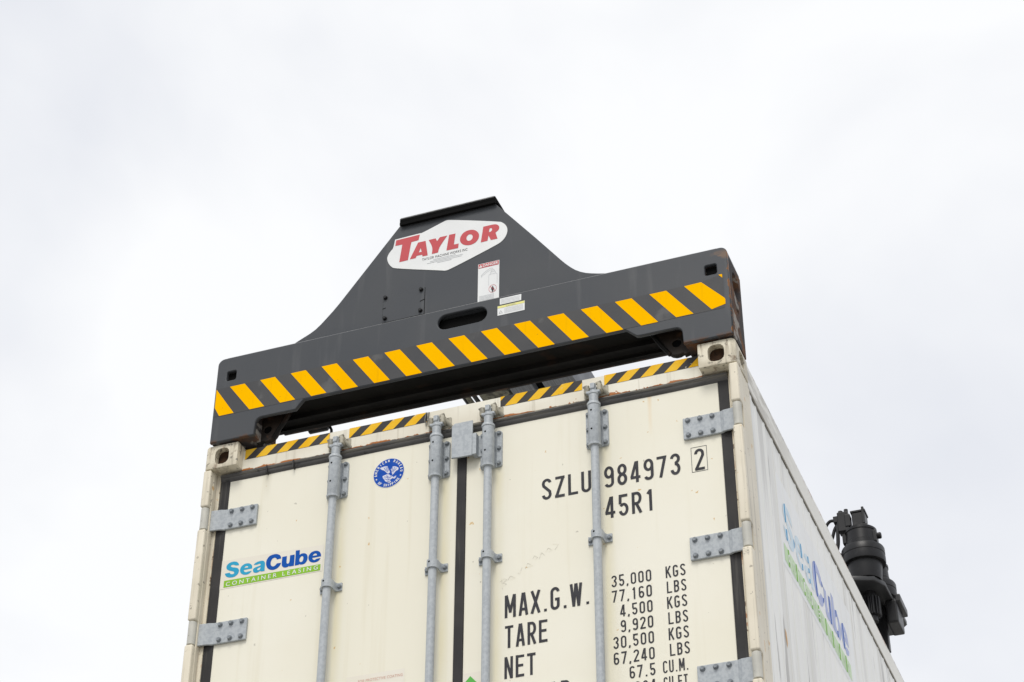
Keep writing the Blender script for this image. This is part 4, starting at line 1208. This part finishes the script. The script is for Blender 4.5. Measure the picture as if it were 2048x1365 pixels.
# ================================================================== slewing drive
O = Vector((0.893, 4.60, 0))
drv = thing('slewing_drive', 'black hydraulic slewing drive with looping hoses rising behind the right roof edge', 'slewing drive', (0.9, 4.605, 0.56))
def gearbox(dx, dy, dz, full):
    c = (O.x + dx, O.y + dy, 0)
    prof = [(0.098, 1.205), (0.102, 1.225), (0.112, 1.315), (0.112, 1.322), (0.136, 1.324), (0.1385, 1.332), (0.1385, 1.372), (0.1355, 1.376), (0.1355, 1.384), (0.1385, 1.388), (0.1385, 1.425), (0.134, 1.434), (0.108, 1.440)]
    g = put('gearbox', smooth_by_angle(lathe([(r, z + dz) for r, z in prof], 48, c), 30), 'black', drv)
    up_ = [(0.104, 1.439), (0.104, 1.475), (0.100, 1.480), (0.098, 1.548), (0.103, 1.552), (0.103, 1.568), (0.094, 1.576), (0.055, 1.580)]
    put('upper_housing', smooth_by_angle(lathe([(r, z + dz) for r, z in up_], 40, c), 30), 'black', g)
    if full:
      put('port_boss', join(shift(lathe([(0.02, 0.085), (0.022, 0.125), (0.016, 0.130)], 14, axis='x'), (c[0], c[1], 1.52 + dz)),
                          box(c[0] + 0.06, c[0] + 0.105, c[1] - 0.05, c[1] + 0.03, 1.46 + dz, 1.545 + dz, 0.008)), 'black', g)
    return g, c
g1, c1 = gearbox(0, 0, 0, True)
g2, c2 = gearbox(-0.015, 0.40, -0.06, False)
for c, gg, dz in ((c1, g1, 0), (c2, g2, -0.10)):
    mo = put('hydraulic_motor', join(box(c[0] - 0.040, c[0] + 0.046, c[1] - 0.05, c[1] + 0.05, 1.5785 + dz, 1.690 + dz, 0.006),
                                     box(c[0] - 0.046, c[0] + 0.052, c[1] - 0.055, c[1] + 0.055, 1.690 + dz, 1.704 + dz, 0.003),
                                     box(c[0] + 0.028, c[0] + 0.044, c[1] - 0.057, c[1] - 0.02, 1.6 + dz, 1.722 + dz, 0.003),
                                     box(c[0] - 0.050, c[0] + 0.055, c[1] - 0.058, c[1] + 0.058, 1.5787 + dz, 1.596 + dz, 0.003)), 'black', drv)
x, y = c1[0], c1[1]
vb = put('valve_block', join(box(x - 0.135, x - 0.062, y - 0.045, y + 0.03, 1.575, 1.715, 0.005), box(x - 0.165, x - 0.130, y - 0.03, y + 0.02, 1.655, 1.700, 0.004),
                             box(x - 0.088, x - 0.050, y - 0.05, y + 0.01, 1.60, 1.69, 0.006), lathe([(0.016, 1.712), (0.016, 1.735)], 6, (x - 0.115, y - 0.015, 0)),
                             lathe([(0.014, 1.712), (0.014, 1.742)], 6, (x - 0.078, y - 0.015, 0)), lathe([(0.013, 1.60), (0.016, 1.575), (0.012, 1.54)], 8, (x - 0.078, y - 0.02, 0))), 'black', drv)
def hose(pts, r):
    P = []
    V = [Vector(p) for p in pts]
    V = [V[0] * 2 - V[1]] + V + [V[-1] * 2 - V[-2]]
    for i in range(1, len(V) - 2):
        for k in range(6):
            t = k / 6
            a, b, c_2, d = V[i - 1], V[i], V[i + 1], V[i + 2]
            P.append(0.5 * (2 * b + (c_2 - a) * t + (2 * a - 5 * b + 4 * c_2 - d) * t * t + (3 * b - a - 3 * c_2 + d) * t ** 3))
    P.append(V[-2])
    return tube(P, r, 10)
put('hose', hose([(x - 0.16, y, 1.685), (x - 0.195, y, 1.682), (x - 0.228, y, 1.635), (x - 0.250, y, 1.54), (x - 0.255, y, 1.40)], 0.0105), 'black', drv)
put('hose', hose([(x - 0.135, y, 1.66), (x - 0.165, y, 1.62), (x - 0.19, y, 1.55), (x - 0.225, y, 1.47), (x - 0.24, y, 1.38)], 0.0115), 'black', drv)
put('hose', hose([(x - 0.125, y - 0.03, 1.66), (x - 0.140, y - 0.03, 1.60), (x - 0.148, y - 0.03, 1.50), (x - 0.162, y - 0.03, 1.44), (x - 0.185, y - 0.03, 1.37)], 0.0125), 'black', drv)
put('hose', hose([(x - 0.10, y - 0.02, 1.40), (x - 0.13, y - 0.02, 1.415), (x - 0.165, y - 0.02, 1.42)], 0.011), 'black', drv)
put('hose_bracket', box(x - 0.118, x - 0.088, y - 0.03, y + 0.01, 1.49, 1.56, 0.004), 'black', drv)
# mounting deck
deck = curve_mesh([[(0.05, -0.128), (0.82, -0.128), (0.955, -0.075), (1.005, 0.03), (1.008, 0.27), (1.025, 0.28), (1.025, 0.62), (0.93, 0.74), (0.05, 0.78)]], 0.016, 0.004)
for v in deck.vertices:
    v.co = (v.co.x, v.co.y + O.y, v.co.z + 1.186)
dk = put('mounting_deck', deck, 'deck', drv)
put('deck_box', box(O.x + 0.065, O.x + 0.140, O.y + 0.22, O.y + 0.43, 1.010, 1.169, 0.012), 'black', drv)
put('box_lid', box(1.0258, 1.060, O.y + 0.22, O.y + 0.47, 1.150, 1.203, 0.008), 'deck', drv)
put('deck_skirt', box(O.x - 0.55, O.x + 0.02, O.y + 0.30, O.y + 0.34, 0.95, 1.1695), 'black', drv)
bm = bmesh.new()
nT = 15
ring0, ring1 = [], []
for i in range(nT * 4):
    a = 2 * math.pi * i / (nT * 4)
    r = 0.060 if (i % 4) in (0, 1) else 0.046
    ring0.append(bm.verts.new((O.x + 0.0 + r * math.cos(a), O.y + 0.08 + r * math.sin(a), 1.00)))
    ring1.append(bm.verts.new((O.x + 0.0 + r * math.cos(a), O.y + 0.08 + r * math.sin(a), 1.125)))
for i in range(nT * 4):
    j = (i + 1) % (nT * 4)
    bm.faces.new((ring0[i], ring0[j], ring1[j], ring1[i]))
bm.faces.new(ring0)
bm.faces.new(ring1)
put('pinion', join(from_bm(bm), lathe([(0.035, 0.96), (0.035, 1.17)], 20, (O.x, O.y + 0.08, 0))), 'black', drv)
put('support_leg', join(box(O.x - 0.01, O.x + 0.05, O.y + 0.29, O.y + 0.35, 0.86, 1.1693, 0.006), box(O.x - 0.06, O.x - 0.025, O.y + 0.25, O.y + 0.29, 0.79, 1.1692, 0.006)), 'black', drv)
put('turntable', lathe([(0.60, 0.7800), (0.60, 0.90), (0.55, 0.93), (0.55, 0.95)], 60, (0.28, 5.25, 0)), 'black', drv)
